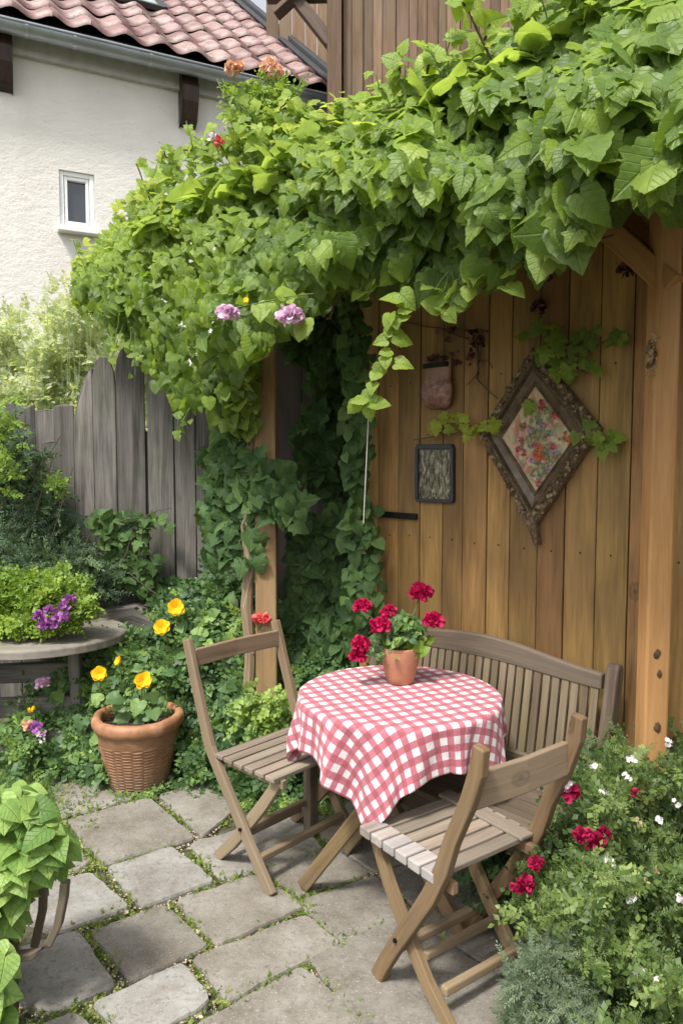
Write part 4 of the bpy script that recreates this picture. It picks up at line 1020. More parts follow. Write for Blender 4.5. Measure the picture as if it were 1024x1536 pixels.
tp_ = MB(); I2 = [p.lerp(cen, -.02) - wn * .014 for p in inner]; ic = sum(inner, Vector()) / 4
tp_.add(I2, [(0, 1, 2, 3)], [((p - ic).dot(wd) * 1.0, (p - ic).z * .62, 0) for p in I2])
tp_.build('flower_picture', M['tapestry'], pic)
M['tealp'] = petalm('teal_thread', (.06, .12, .10), (.22, .30, .24), 0); M['sagep'] = petalm('sage_thread', (.12, .14, .06), (.30, .30, .16), 0); M['brickp'] = petalm('brick_thread', (.35, .06, .03), (.55, .20, .08), 0); M['dullred'] = petalm('red_thread', (.30, .02, .05), (.50, .12, .14), 0); M['mauvep'] = petalm('mauve_thread', (.20, .10, .18), (.45, .28, .36), 0)
def inside_diamond(k):
    while True:
        x, y = random.uniform(756, 865), random.uniform(578, 738)
        if inpoly(np.array([x]), np.array([y]), [(806, 578 + k), (865 - k * .7, 657), (807, 738 - k), (756 + k * .7, 656)])[0]: return x, y
for nm_, spots, r_, cnt in (('sagep', [inside_diamond(12) for _ in range(34)], .016, 5), ('tealp', [(807, 632), (822, 650), (806, 716), (795, 668), (815, 700), (800, 645)], .014, 9), ('mauvep', [(797, 690), (829, 680), (793, 647), (822, 704), (815, 636)], .015, 9),
                          ('dullred', [(831, 622), (780, 660), (776, 673), (812, 604), (785, 640), (806, 725), (786, 680), (828, 668), (800, 668), (812, 610)], .013, 9), ('brickp', [(806, 678), (812, 686), (802, 684), (848, 655), (808, 672), (852, 664)], .018, 10)):
    for x, y in spots:
        P_ = []; N_2 = []; T_2 = []; c_ = WH(x, y, .020 + random.uniform(0, .004))
        for q in range(cnt):
            a = random.uniform(0, 6.28); dv_ = wd * math.cos(a) + Vector((0, 0, math.sin(a))); P_.append(tuple(c_ + dv_ * random.uniform(0, r_ * .4))); T_2.append(tuple(dv_)); N_2.append(tuple(-wn + dv_ * .2))
        n = len(P_); scatter('stitched_flower' if nm_ != 'sagep' else 'stitched_leaf', M[nm_], T_pet, P_, N_2, T_2, RNG.uniform(.5, 1.1, n) * r_, RNG.random(n), pic)
orn = MB(); a = WH(803, 780, .03)
orn.strip([WH(790, 768, .03), WH(800, 792, .035), WH(806, 818, .02)], [.05, .035, .012], .03, wd, rough=.004); orn.strip([WH(778, 762, .03), WH(795, 775, .03)], .03, .02, (0, 0, 1), rough=.004)
orn.build('pendant', M['carve'], pic, bevel=.004)
# small picture
sp_t = thing('small_picture', 'small upright dark framed picture of pale reeds on the plank wall', 'picture', WH(655, 711))
oc = [WH(628, 670), WH(681, 670), WH(681, 752), WH(628, 750)]; f_ = MB()
for a, b_ in ((0, 1), (1, 2), (2, 3), (3, 0)): f_.strip([oc[a] - wn * .010, oc[b_] - wn * .010], .016 if (a, b_) != (0, 1) else .022, .022, -wn.cross((oc[b_] - oc[a]).normalized()))
f_.build('frame', M['slate'], sp_t, bevel=.003)
f_ = MB(); f_.add([p - wn * .008 for p in oc], [(0, 1, 2, 3)], [((p - oc[0]).dot(wd), p.z, 0) for p in oc]); f_.build('print', M['print'], sp_t)
# wall pouch
pt = WH(661, 614); pch = thing('wall_vase', 'dull pink rose patterned vase hanging on the plank wall', 'vase', pt)
m_ = MB(); V = []; lv = [(.0, .045, .02), (.010, .062, .038), (.040, .080, .055), (.080, .084, .058), (.112, .075, .048), (.145, .070, .042), (.18, .071, .040), (.205, .072, .038)]; K = 20
for z, hw, dp in lv:
    for k in range(K):
        a = 2 * math.pi * k / K; q = pt + wd * math.cos(a) * hw - wn * (dp * .55 + dp * .5 * math.sin(a)); q.z = pt.z + z + (.012 * math.sin(a * 2 + 1) if z > .2 else 0) + .004; V.append(q)
Fc = [(i * K + k, i * K + (k + 1) % K, (i + 1) * K + (k + 1) % K, (i + 1) * K + k) for i in range(len(lv) - 1) for k in range(K)] + [tuple(range(K))[::-1]]
m_.add(V, Fc); m_.build('body', M['pouch'], pch, smooth=True, solid=.004)
m_ = MB(); m_.strip([pt + wd * .065 - wn * .03 + Vector((0, 0, .19)), pt - wd * .065 - wn * .03 + Vector((0, 0, .19))], .04, .02, wn); m_.build('dark_inside', M['black'], pch)
bloom(pch, M['dry'], pt - wn * .03 + Vector((0, 0, .222)), .022, 14)
bloom(pch, M['dry'], pt - wn * .03 + wd * .03 + Vector((0, 0, .218)), .020, 14)
# dried rosettes
for x, y, r, lab in ((816, 416, .026, 'dark dried flower head on the wall planks just under the canopy, above another one'), (808, 461, .030, 'dark dried flower head on the wall planks above the diamond picture, holding a vine stem'),
                  (941, 405, .032, 'dark dried flower head on the wall planks beside the timber brace'), (716, 513, .032, 'dark dried flower head on the wall planks with twigs trailing below')):
    q = WH(x, y, .02); o = bloom(None, M['dry'], q, r, 40, 'dried_flower_head', pet=.6); tag(o, lab, 'dried flower', 'dried flower heads on the plank wall')
    tag(o)
# twig trailing on the wall
tw = thing('dry_twig', 'thin bare brown twig trailing across the plank wall left of the diamond picture', 'twig', WH(700, 500))
m_ = MB(); m_.tube([WH(x, y, .02) for x, y in ((605, 482), (640, 490), (662, 492), (690, 505), (712, 512))], .003, 5)
m_.tube([WH(x, y, .02) for x, y in ((714, 515), (717, 545), (716, 570), (728, 582), (746, 598))], [.006, .005, .004, .003, .002], 5)
m_.tube([WH(x, y, .02) for x, y in ((716, 560), (708, 570), (700, 578))], .0025, 5); m_.tube([WH(x, y, .02) for x, y in ((716, 540), (733, 540), (738, 552))], .002, 5); m_.build('stem', M['twig'], tw)
n = 40; P = np.array([tuple(WH(random.choice((668, 680, 705, 716, 716)) + random.gauss(0, 8), random.gauss(530, 16) if random.random() < .6 else 495, .03)) for _ in range(n)]); N2, T2 = dirs(P, .1, .8, .6, .5)
scatter('dry_leaves', M['dry'], T_hrt, P, N2, T2, RNG.uniform(.012, .028, n), RNG.random(n), tw)
# dried bundle on the post
q = PD(979, 530, 2.32); P = np.array(q) + RNG.normal(0, 1, (60, 3)) * [.006, .008, .045]; N2, T2 = dirs(P, .1, .8, .5, 1, .3)
M['straw'] = petalm('straw_seed', (.20, .13, .06), (.42, .32, .18), .1)
tag(scatter('dried_bundle', M['straw'], T_ova, P, N2, T2, RNG.uniform(.02, .035, 60), RNG.random(60)), 'small bundle of dried seed heads hanging at the edge of the right post', 'dried bundle')

# ================================================================ CLIMBING VINE (canopy)
vroot = thing('climbing_vine', 'big leafy green vine canopy spreading over the shelter roof', 'vine', (-.37, 3.55, 0))
def cdep(x):       # depth of the canopy front plane through image column x
    k = (x - 512) / F; u = (.85 - 1.8 * k) / (2.35 + 2.4 * k); return 1.8 + 2.4 * u
ytop = interp([100, 125, 160, 200, 240, 330, 420, 500, 590, 650, 680, 740, 800, 870, 1024, 1300], [405, 398, 350, 292, 243, 190, 158, 152, 132, 96, 84, 50, 18, -20, -60, -120])
ybot = interp([100, 130, 180, 230, 255, 285, 330, 380, 420, 480, 550, 600, 650, 700, 750, 830, 860, 900, 950, 1024, 1300], [435, 445, 500, 560, 605, 625, 590, 540, 500, 465, 420, 430, 440, 435, 405, 398, 370, 318, 285, 315, 340])
lsz = interp([120, 350, 500, 700, 1024, 1200], [.056, .060, .068, .082, .098, .098])
def canopy(n, layer, name, tone=0, sizek=1, edge=9):
    X = RNG.uniform(112, 1230, n * 2); w = RNG.random(n * 2) < np.interp(X, [112, 400, 1230], [1, .72, .30]); X = X[w][:n]; n = len(X)
    v = RNG.random(n); v = v if layer else v
    lp = lsz(X) * F / cdep(X)
    Y = ytop(X) + lp * .15 + (ybot(X) - lp * .75 - ytop(X)) * v + RNG.normal(0, edge, n)
    nb = vnoise(X / 62, Y / 62) * .6 + vnoise(X / 24 + 7, Y / 24) * .4
    v = (Y - ytop(X)) / (ybot(X) - ytop(X)); vc = np.clip(v, 0, 1)
    D = cdep(X) + .36 * (1 - vc) ** 1.6 - .16 * np.sin(np.pi * np.clip(vc, .05, .95)) - (nb - .5) * .60 + layer * .17 + np.abs(RNG.normal(0, .05, n))
    d = raynp(X, Y); P = d * (D / d[:, 1])[:, None]; P[:, 2] += H
    h = -P.copy(); h[:, 2] = 0; h = unit(h); z = np.array([0, 0, 1.]); up = np.clip(1.15 - vc * 1.1, .05, 1.2)[:, None]
    N2 = unit(h * (.72 + vc[:, None] * .2) + z * up * .85 + RNG.normal(0, .33, (n, 3)))
    T2 = unit(-z * (.7 + vc[:, None] * .6) + h * .35 + RNG.normal(0, .45, (n, 3)))
    S = lsz(X) * RNG.choice([.55, .75, .95, 1.1, 1.35], n, p=[.24, .28, .26, .17, .05]) * RNG.uniform(.85, 1.15, n) * sizek * (1 - .06 * layer)
    toplit = np.clip((.75 - v) * 1.5, 0, 1) * np.clip((900 - X) / 380, .22, 1) + np.clip((.12 - v) * 6, 0, 1) * .5  # sunlit yellow towards the canopy top, painted into the leaf tone
    Rn = np.clip(RNG.beta(2, 2.4, n) * .62 + (nb - .4) * .25 + toplit * RNG.uniform(.1, .95, n) * .62 + (np.clip((420 - X) / 300, 0, 1)) * .16 + tone, 0, 1)
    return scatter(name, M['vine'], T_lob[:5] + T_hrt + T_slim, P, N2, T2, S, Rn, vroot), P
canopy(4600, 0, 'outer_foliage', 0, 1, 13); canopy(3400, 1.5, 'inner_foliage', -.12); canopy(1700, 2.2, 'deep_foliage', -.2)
# leaves lying over the roof boards, and the part of the vine beyond the frame
n = 2200; u = RNG.uniform(-.9, 2.5, n); o = RNG.uniform(-.35, .8, n); q0 = np.array(pr); P = q0 + np.outer(u, np.array(bmd)) + np.outer(o, np.array(wn)); P[:, 2] = 2.66 + (o + .7) * .16 + RNG.uniform(0, .16, n)
N2 = RNG.normal(0, .4, (n, 3)) + [0, 0, 1]; T2 = RNG.normal(0, 1, (n, 3)) + [-.4, -.4, -.2]
scatter('roof_foliage', M['vine'], T_hrt, P, N2, T2, RNG.uniform(.07, .12, n), np.clip(RNG.normal(.55, .2, n), 0, 1), vroot)
# protruding shoots along the top edge
PX = []; SZ = []; TN = []
for (x0, y0, x1, y1, k, s) in ((225, 300, 205, 245, 3, .07), (260, 260, 245, 222, 3, .07), (300, 225, 275, 225, 3, .07), (420, 165, 432, 148, 3, .07), (350, 190, 340, 172, 2, .06),
                              (595, 135, 600, 100, 3, .09), (640, 110, 650, 82, 3, .09), (744, 105, 706, 22, 3, .10), (706, 22, 694, 4, 4, .085), (150, 400, 128, 425, 3, .06), (170, 480, 150, 470, 3, .06), (290, 240, 320, 205, 2, .05), (720, 70, 735, 35, 2, .1)):
    D = float(cdep((x0 + x1) / 2)) + .25; a = PD(x0, y0, D); b_ = PD(x1, y1, D - .05); sm_ = MB(); sm_.tube(curve_pts(a, b_, 0, .004, 4), .0035 if s < .08 else .0045, 5); sm_.build('stem', M['twig'], vroot)
    for i in range(k): q = a.lerp(b_, .4 + .6 * (i + 1) / k); PX.append(tuple(q + Vector((random.gauss(0, .012), random.gauss(0, .02), random.gauss(0, .012))))); SZ.append(s * random.uniform(.6, .95)); TN.append(random.uniform(.65, .9))
for _ in range(34):
    x0 = random.choice([random.uniform(125, 420), random.uniform(560, 900)]); up_s = random.random() < .55
    y0 = float(ytop(x0)) + 25 if up_s else float(ybot(x0)) - 30; y1 = y0 - random.uniform(35, 60) if up_s else y0 + random.uniform(30, 65); x1 = x0 + random.uniform(-35, 15)
    D = float(cdep(x0)) + (.2 if up_s else .05); a = PD(x0, y0, D); b_ = PD(x1, y1, D); sm_ = MB(); sm_.tube(curve_pts(a, b_, 0, .006, 4), .0025, 5); sm_.build('stem', M['stem'], vroot)
    for i in range(4): q = a.lerp(b_, .3 + .7 * (i + 1) / 4); PX.append(tuple(q + Vector((random.gauss(0, .015), random.gauss(0, .02), random.gauss(0, .012))))); SZ.append(float(lsz(x0)) * random.uniform(.45, .9)); TN.append(random.uniform(.45, .85) if up_s else random.uniform(.3, .7))
# woody stems through the vine
for i in range(26):
    x = random.uniform(420, 900); yy = random.uniform(.55, .98); y = float(ytop(x) + (ybot(x) - ytop(x)) * yy); D = float(cdep(x)) + .14
    x2 = x + random.uniform(-90, 90); y2 = y + random.uniform(-30, 50); sm_ = MB(); sm_.tube(curve_pts(PD(x, y, D), PD(x2, y2, float(cdep(x2)) + .14), .01, .012, 6), random.uniform(.002, .006), 5); sm_.build('stem', M['twig'], vroot)
P = np.array(PX); n = len(P); N2, T2 = dirs(P, .5, .8, .4, .1, .6, .3); scatter('young_leaves', M['vine'], T_hrt + T_lob[:2], P, N2, T2, np.array(SZ), np.array(TN), vroot)
# hanging tendril with bright leaves in front of the wall
td = [(606, 440), (598, 470), (585, 505), (575, 540), (563, 575), (555, 600), (553, 618)]; DT = 2.42
m_ = MB(); m_.tube([PD(x, y, DT) for x, y in td], .003, 6); m_.tube([PD(x, y, DT) for x, y in ((563, 560), (585, 548), (595, 538))], .002, 5); m_.tube([PD(x, y, DT) for x, y in ((556, 585), (540, 598), (528, 612))], .002, 5); m_.build('hanging_stem', M['stem'], vroot)
LT = [(602, 448, -40, .075), (598, 462, 60, .06), (590, 475, 170, .05), (597, 480, 20, .05), (590, 500, -20, .055), (592, 502, 75, .075), (580, 510, -70, .05), (585, 525, -100, .045), (578, 535, 180, .045), (572, 548, 210, .05), (593, 545, 80, .06), (566, 558, -150, .045),
      (560, 575, 190, .045), (556, 590, -120, .06), (546, 596, -110, .055), (556, 604, 80, .07), (553, 612, 175, .045), (536, 604, -130, .05), (585, 470, 200, .06), (600, 440, 120, .07)]
P = []; T2 = []; 
for x, y, a, s in LT:
    q = PD(x, y, DT - .01); P.append(tuple(q)); a = R(a); T2.append((math.sin(a), -.25, math.cos(a) - .25 if abs(a) < 2 else -1 + .1))
n = len(P); scatter('hanging_leaves', M['vine'], T_hrt, P, RNG.normal(0, .35, (n, 3)) + [-.1, -.9, .55], T2, np.array([l[3] for l in LT]) * .95, RNG.uniform(.45, .8, n), vroot)
m_ = MB(); m_.tube([PD(553, 612, 2.46), PD(549, 700, 2.46), PD(545, 785, 2.46)], .0016, 5); tag(m_.build('string', M['string'], None), 'thin pale string hanging straight down below the bright vine tendril', 'string')
# roses in the vine
rr_ = thing('climbing_rose', 'thin stemmed climbing rose with two pink blooms under the vine edge', 'rose', PD(390, 470, 2.8))
m_ = MB(); m_.tube([PD(x, y, 2.63) for x, y in ((318, 461), (350, 462), (385, 455), (430, 445), (470, 440))], .0022, 5); m_.build('stem', M['stem'], rr_)
for x, y, r in ((342, 471, 17), (435, 475, 20)): bloom(rr_, M['pink'], PD(x, y, 2.60), r / F * 2.6 * 1.1, 110, pet=.42)
open_flower(rr_, M['yel'], PD(369, 450, 2.62), .011, (0, -1, .4), 4)
P = [tuple(PD(x, y, 2.63)) for x, y in ((392, 458), (430, 448), (428, 452), (455, 480), (456, 486), (400, 452))]; n = 6
scatter('leaves', M['vine'], T_hrt, P, RNG.normal(0, .3, (n, 3)) + [0, -1, .3], [(0, 0, -1), (0, 0, 1), (.3, 0, 1), (0, 0, -1), (.2, 0, -1), (0, 0, -1)], np.array([.07, .075, .06, .085, .05, .06]), RNG.uniform(.7, .95, n), rr_)
r2 = thing('orange_rose', 'orange and coral roses on thin stems rising above the vine against the roof', 'rose', PD(380, 190, 3.4))
m_ = MB()
for pts in (((372, 200), (350, 150), (333, 118)), ((375, 200), (362, 150), (350, 112)), ((372, 195), (385, 150), (408, 112)), ((345, 165), (335, 140), (325, 118)), ((380, 195), (395, 160), (392, 130))): m_.tube([PD(x, y, 3.4) for x, y in pts], .004, 5)
m_.build('stems', M['stem'], r2)
for x, y, r, c_ in ((346, 104, 10, 'org'), (404, 99, 11, 'org'), (414, 108, 9, 'orgp'), (358, 100, 8, 'org'), (470, 190, 6, 'org')): bloom(r2, M[c_], PD(x, y, 3.38), r / F * 3.5, 36, pet=.7)
P, X, Y, nb = region([(345, 205), (345, 165), (370, 125), (395, 118), (425, 130), (445, 155), (440, 200)], 420, lambda x, y: 3.35 + 0 * x, .08, 25, .06); N2, T2 = dirs(P, .6, .6, .6, .2, .9)
scatter('foliage', M['box'], T_med, P, N2, T2, RNG.uniform(.05, .09, len(P)), RNG.uniform(.2, 1, len(P)), r2)
r3 = thing('rose_bud', 'single white and red rosebud standing above the vine in front of the cream wall', 'rose', PD(326, 225, 3.3))
m_ = MB(); m_.tube([PD(335, 245, 3.3), PD(326, 222, 3.3)], .004, 5); m_.build('stem', M['stem'], r3)
bloom(r3, M['rosep'], PD(327, 212, 3.3), .028, 24, flat=1.2); bloom(r3, M['whp'], PD(320, 207, 3.28), .024, 16)

# ================================================================ IVY on post and dark fence
iv = thing('ivy', 'dark ivy climbing the wooden post and the dark fence in the corner', 'ivy', (-.2, 3.9, 0))
def ivy(poly, n, dep, s, tone, bump_=.06, m_='ivy', nm='foliage', edge=7, tp=None, bs=35):
    P, X, Y, nb = region(poly, n, dep, bump_, bs, .05, edge); N2, T2 = dirs(P, .35, .9, .38, .9, .45, .3); k = len(P)
    return scatter(nm, M[m_], tp or T_hrt, P, N2, T2, RNG.uniform(*s, k), np.clip(RNG.normal(tone, .2, k), 0, 1), iv)
ivy([(430, 470), (432, 520), (470, 545), (480, 600), (450, 640), (440, 650), (450, 700), (500, 750), (505, 770), (440, 780), (440, 960), (455, 1010), (560, 1000), (585, 930), (582, 780), (560, 720), (560, 640), (548, 560), (560, 470), (600, 440), (480, 450)], 2600,
    lambda x, y: np.where(y > 760, 3.75, 4.0) + 0 * x, (.04, .085), .62, .12)
ivy([(450, 770), (520, 800), (560, 780), (585, 830), (570, 900), (590, 940), (575, 1000), (450, 1010), (438, 900)], 560, lambda x, y: 3.78 + 0 * x, (.05, .105), .55, .16, nm='low_foliage', edge=12)
ivy([(340, 640), (372, 610), (378, 690), (425, 715), (452, 760), (430, 780), (395, 745), (366, 760), (372, 820), (345, 850), (315, 830), (300, 780), (325, 720), (310, 690)], 480, lambda x, y: 3.50 + (400 - x) * .002, (.055, .10), .7, nm='post_foliage', edge=10, tp=T_lob + T_hrt)
ivy([(350, 560), (382, 520), (380, 600), (372, 650), (350, 640)], 90, lambda x, y: 3.5 + 0 * x, (.05, .09), .5, m_='vine', nm='upper_leaves')
ivy([(290, 560), (378, 520), (380, 560), (370, 620), (345, 640), (320, 600)], 220, lambda x, y: 3.45 + 0 * x, (.05, .09), .45, m_='vine', nm='joining_leaves')
ivy([(515, 440), (540, 430), (542, 520), (534, 600), (548, 680), (540, 740), (562, 800), (562, 860), (574, 930), (565, 980), (530, 980), (520, 800), (515, 640)], 360, lambda x, y: 3.38 + 0 * x, (.035, .075), .75, .08, nm='edge_foliage', edge=8)
ivy([(375, 690), (415, 700), (440, 730), (425, 762), (385, 745)], 60, lambda x, y: 3.47 + 0 * x, (.05, .085), .6, nm='crossing_leaves')
m_ = MB()
tk = [(392, 520), (384, 560), (374, 600), (378, 640), (371, 690), (376, 740), (370, 790), (374, 850), (370, 910), (376, 980), (372, 1060), (374, 1150)]
m_.tube([PD(x, y, 3.60) for x, y in tk], [.016, .02, .026, .022, .029, .024, .030, .026, .031, .028, .034, .04], 9)
m_.tube([PD(x + 7 * math.sin(y / 22), y, 3.58) for x, y in tk[2:10]], [.010] * 8, 6)
M['bark'] = wood('vine_bark', (.11, .075, .045), (.34, .25, .16), .9, 1.5, (.28, .21, .14), False, .5, .2, 40)
m_.build('stem', M['bark'], iv)

# small sprays of vine on the plank wall
ws_ = thing('wall_vine', 'small green vine sprays creeping round the diamond picture on the plank wall', 'vine', WH(800, 560))
m_ = MB()
for pts in (((808, 470), (825, 505), (832, 535)), ((845, 545), (880, 528), (905, 512), (935, 503)), ((830, 535), (850, 545), (880, 560)), ((640, 652), (680, 645), (700, 640), (750, 632)), ((868, 655), (890, 650), (930, 668)), ((620, 660), (650, 655))): m_ = MB(); m_.tube([WH(x, y, .035) for x, y in pts], .003, 5); m_.build('stem', M['twig'], ws_)

P = []; S = []; TN = []
for cx, cy, sx_, sy_, k, s, tn in ((815, 500, 10, 14, 9, .065, .5), (835, 530, 13, 12, 10, .065, .5), (845, 555, 10, 8, 7, .05, .7), (882, 500, 9, 9, 6, .05, .35), (862, 520, 9, 5, 5, .045, .35), (925, 503, 10, 5, 5, .05, .35), (892, 552, 6, 7, 4, .045, .6), (870, 540, 12, 5, 5, .04, .3),
                                   (660, 640, 8, 7, 8, .045, .95), (680, 630, 7, 6, 5, .045, .95), (705, 640, 10, 7, 9, .045, .9), (738, 634, 9, 6, 8, .045, .85), (895, 655, 14, 6, 10, .055, .6), (912, 668, 8, 6, 5, .055, .6), (791, 604, 4, 4, 2, .06, .55)):
    for _ in range(k): P.append(tuple(WH(random.gauss(cx, sx_), random.gauss(cy, sy_), random.uniform(.04, .085)))); S.append(s * random.uniform(.7, 1.15)); TN.append(min(1, max(0, random.gauss(tn, .1))))
P = np.array(P); N2, T2 = dirs(P, .3, 1, .35, .7, .6, .1); scatter('leaves', M['vine'], T_lob, P, N2, T2, np.array(S), np.array(TN), ws_)

# ================================================================ SHRUBS AND BEDS
def shrub(name, label, cat, poly, n, dep, m_, tpl, s, tone=(.45, .22), bump_=.12, bs=45, jit=.08, edge=9, d=None, nm='foliage', root=None, inner=True, **kw):
    P, X, Y, nb = region(poly, n, dep, bump_, bs, jit, edge)
    if root is None:
        c = P.mean(0); root = thing(name, label, cat, (c[0], c[1], 0))
    N2, T2 = dirs(P, **(d or dict(up=.7, out=.6, rnd=.5, tipdown=-.2, tiprand=.8, tipout=.5)))
    k = len(P); scatter(nm, M[m_], tpl, P, N2, T2, RNG.uniform(*s, k), np.clip(RNG.normal(tone[0], tone[1], k) + (nb - .5) * .5, 0, 1), root)
    return root
def twigs(root, pts, D, r=.004, m_='twig', base=None):
    m = MB()
    for (x0, y0, x1, y1) in pts: m.tube(curve_pts(PD(x0, y0, D), PD(x1, y1, D - .03), 0, .012, 5), [r, r * .95, r * .9, r * .8, r * .7, r * .6], 5)
    m.build('stems', M[m_], root)
lin = lambda y0, d0, y1, d1: (lambda x, y: np.interp(y, [y0, y1], [d0, d1]))
# pale feathery shrub behind the fence
s1 = shrub('feathery_shrub', 'pale silvery green feathery shrub behind the low fence against the cream house', 'shrub', [(-40, 640), (-40, 510), (15, 480), (28, 465), (36, 530), (60, 520), (72, 420), (84, 520), (95, 450), (108, 425), (120, 520), (150, 440), (160, 530), (200, 520), (245, 560), (240, 640), (130, 660), (60, 640)], 3000,
           lambda x, y: 5.2 + 0 * x, 'pale', T_med + T_fine[:2], (.06, .14), (.45, .25), .25, 50, .15, 9, dict(up=.4, out=.6, rnd=.6, tipdown=-1.1, tiprand=.5, tipout=.1))
m = MB()
for _ in range(22):
    x = random.uniform(-20, 230); y = np.interp(x, [0, 72, 108, 150, 230], [480, 430, 430, 450, 540]) + random.uniform(0, 60); m.tube([PD(x + random.uniform(-10, 10), 660, 5.35), PD(x + random.uniform(-6, 6), 580, 5.2), PD(x, y, 5.15)], [.004, .003, .0015], 4)
M['palestem'] = plain('pale_stem', (.28, .34, .18), .7, .2, 20, 0)
m.build('stems', M['palestem'], s1)
# dark shrubs at left in front of the fence
s2 = shrub('dark_shrub', 'dark green feathery shrub in front of the low fence at the left edge', 'shrub', [(-60, 900), (-60, 640), (0, 630), (20, 660), (40, 690), (55, 720), (75, 755), (95, 800), (125, 835), (160, 865), (170, 890), (100, 880), (60, 870)], 3600,
           lambda x, y: np.interp(y, [640, 900], [4.35, 4.1]), 'conif', T_fine, (.09, .17), (.4, .25), .12, 40, .1, 10, dict(up=.5, out=.6, rnd=.5, tipdown=-.2, tiprand=.8, tipout=.5))
twigs(s2, [(0, 760, 60, 690), (10, 800, 90, 655), (60, 860, 110, 700), (40, 820, 78, 690), (110, 880, 135, 800), (20, 700, -5, 640)], 4.15, .004)
shrub(None, None, None, [(74, 718), (76, 732), (90, 732), (90, 719)], 40, lambda x, y: 4.05 + 0 * x, 'box', T_med, (.05, .08), nm='lime_tips', root=s2)
shrub(None, None, None, [(-20, 640), (-20, 600), (12, 590), (15, 640), (30, 700), (18, 740), (-10, 740)], 110, lambda x, y: 4.0 + 0 * x, 'box', T_med, (.06, .10), nm='pale_tips', root=s2)
# creeper low on the fence
s3 = thing('creeper', 'thin leafy creeper growing across the lower fence boards', 'creeper', PD(200, 860, 4.2))
P, X, Y, nb = region([(140, 770), (190, 768), (200, 790), (250, 765), (258, 775), (205, 800), (215, 830), (240, 830), (230, 870), (270, 870), (285, 905), (260, 930), (210, 880), (165, 860), (150, 800)], 230, lambda x, y: 4.22 + 0 * x, .05, 30, .04, 6); N2, T2 = dirs(P, .4, .9, .4, .3, .8, .2)
scatter('foliage', M['ivy'], T_lob + T_hrt, P, N2, T2, RNG.uniform(.04, .08, len(P)), np.clip(RNG.normal(.8, .2, len(P)), 0, 1), s3)
twigs(s3, [(150, 790, 258, 762), (170, 880, 200, 790), (180, 850, 250, 900), (205, 860, 215, 790)], 4.24, .004)
# lime bush on the garden table
s4 = shrub('lime_shrub', 'bright lime green mounded bush standing on the round plank table', 'shrub', [(-70, 945), (-70, 866), (-10, 860), (30, 866), (60, 856), (95, 864), (118, 876), (134, 900), (134, 918), (110, 935), (60, 945)], 3600,
           lambda x, y: 3.86 - .18 * np.sqrt(np.clip(1 - ((y - 960) / 130) ** 2, 0, 1)), 'box', T_round, (.035, .07), (.5, .22), .09, 26, .05, 5)
for x, y in ((58, 925), (72, 916), (86, 925), (96, 912), (70, 935), (80, 938), (104, 900), (64, 938), (96, 926)): bloom(s4, M['purp'], PD(x, y, 3.60 if x < 100 else 3.66), .027, 30, pet=.7)
# main bed
def bed_depth(x, y): return np.interp(y, [860, 950, 1060, 1180, 1230], [4.15, 3.95, 3.72, 3.42, 3.30]) + np.interp(x, [60, 250, 520], [.10, .0, -.10])
s5 = shrub('flower_bed_shrub', 'broad dense green flowering shrub filling the bed behind the left chair', 'shrub', [(270, 900), (295, 872), (330, 862), (370, 858), (392, 872), (400, 930), (440, 950), (480, 980), (520, 1000), (540, 1060), (530, 1140), (500, 1200), (420, 1205), (345, 1190), (320, 1150), (285, 1130), (270, 1060), (240, 1000), (230, 960), (250, 920)], 6200,
           bed_depth, 'bedleaf', T_med + T_round[:2], (.06, .13), (.38, .22), .17, 42, .09, 7, dict(up=.7, out=.6, rnd=.5, tipdown=.1, tiprand=.8, tipout=.6))
shrub(None, None, None, [(270, 900), (295, 872), (330, 862), (385, 880), (400, 1000), (420, 1100), (330, 1130), (280, 1050), (250, 960)], 700, lambda x, y: bed_depth(x, y) - .05, 'bedleaf', T_hrt, (.035, .07), (.45, .22), .17, 42, .05, 7, nm='broad_leaves', root=s5)
shrub(None, None, None, [(355, 920), (400, 925), (420, 960), (400, 985), (360, 960)], 160, lambda x, y: 3.75 + 0 * x, 'bedleaf', T_round, (.05, .09), (.85, .1), .05, nm='bright_tips', root=s5)
shrub(None, None, None, [(360, 1045), (430, 1040), (442, 1080), (400, 1105), (360, 1090)], 240, lambda x, y: 3.4 + 0 * x, 'bedleaf', T_round, (.05, .09), (.9, .1), .05, nm='bright_leaves', root=s5)
for x, y in ((365, 858), (376, 861)): cluster(s5, M['whp'], PD(x, y, 4.05), .018, 5, 'bloom', .5)
s6 = shrub('bed_shrub', 'leafy shrub with pink and purple blooms between the plank table and the big planter', 'shrub', [(75, 1040), (95, 1000), (140, 985), (180, 950), (235, 975), (260, 1020), (275, 1080), (160, 1110), (165, 1165), (110, 1160), (70, 1150), (30, 1140), (15, 1120), (20, 1075), (40, 1060)], 3800,
           bed_depth, 'bedleaf', T_med + T_round[:2], (.055, .12), (.42, .22), .14, 40, .08, 8, dict(up=.7, out=.6, rnd=.5, tipdown=.1, tiprand=.8, tipout=.6))
P, X, Y, nb = region([(90, 1010), (180, 960), (250, 990), (270, 1060), (160, 1110), (150, 1160), (60, 1150), (40, 1090)], 420, lambda x, y: bed_depth(x, y) - .05, .14, 40, .05); N2, T2 = dirs(P, .7, .7, .4, .3, .6)
scatter('broad_leaves', M['bedleaf'], T_hrt, P, N2, T2, RNG.uniform(.03, .07, len(P)), RNG.uniform(.2, .9, len(P)), s6)
bloom(s6, M['pink'], PD(64, 1027, 3.62), .036, 50, pet=.6); bloom(s6, M['purp'], PD(52, 1092, 3.5), .03, 30, pet=.7); bloom(s6, M['pink'], PD(62, 1101, 3.48), .02, 20, pet=.7); bloom(s6, M['org'], PD(40, 1088, 3.5), .03, 20, pet=.6)
bloom(s6, M['yel'], PD(48, 1067, 3.55), .020, 12, pet=.7); cluster(s6, M['whp'], PD(63, 1110, 3.47), .014, 4)
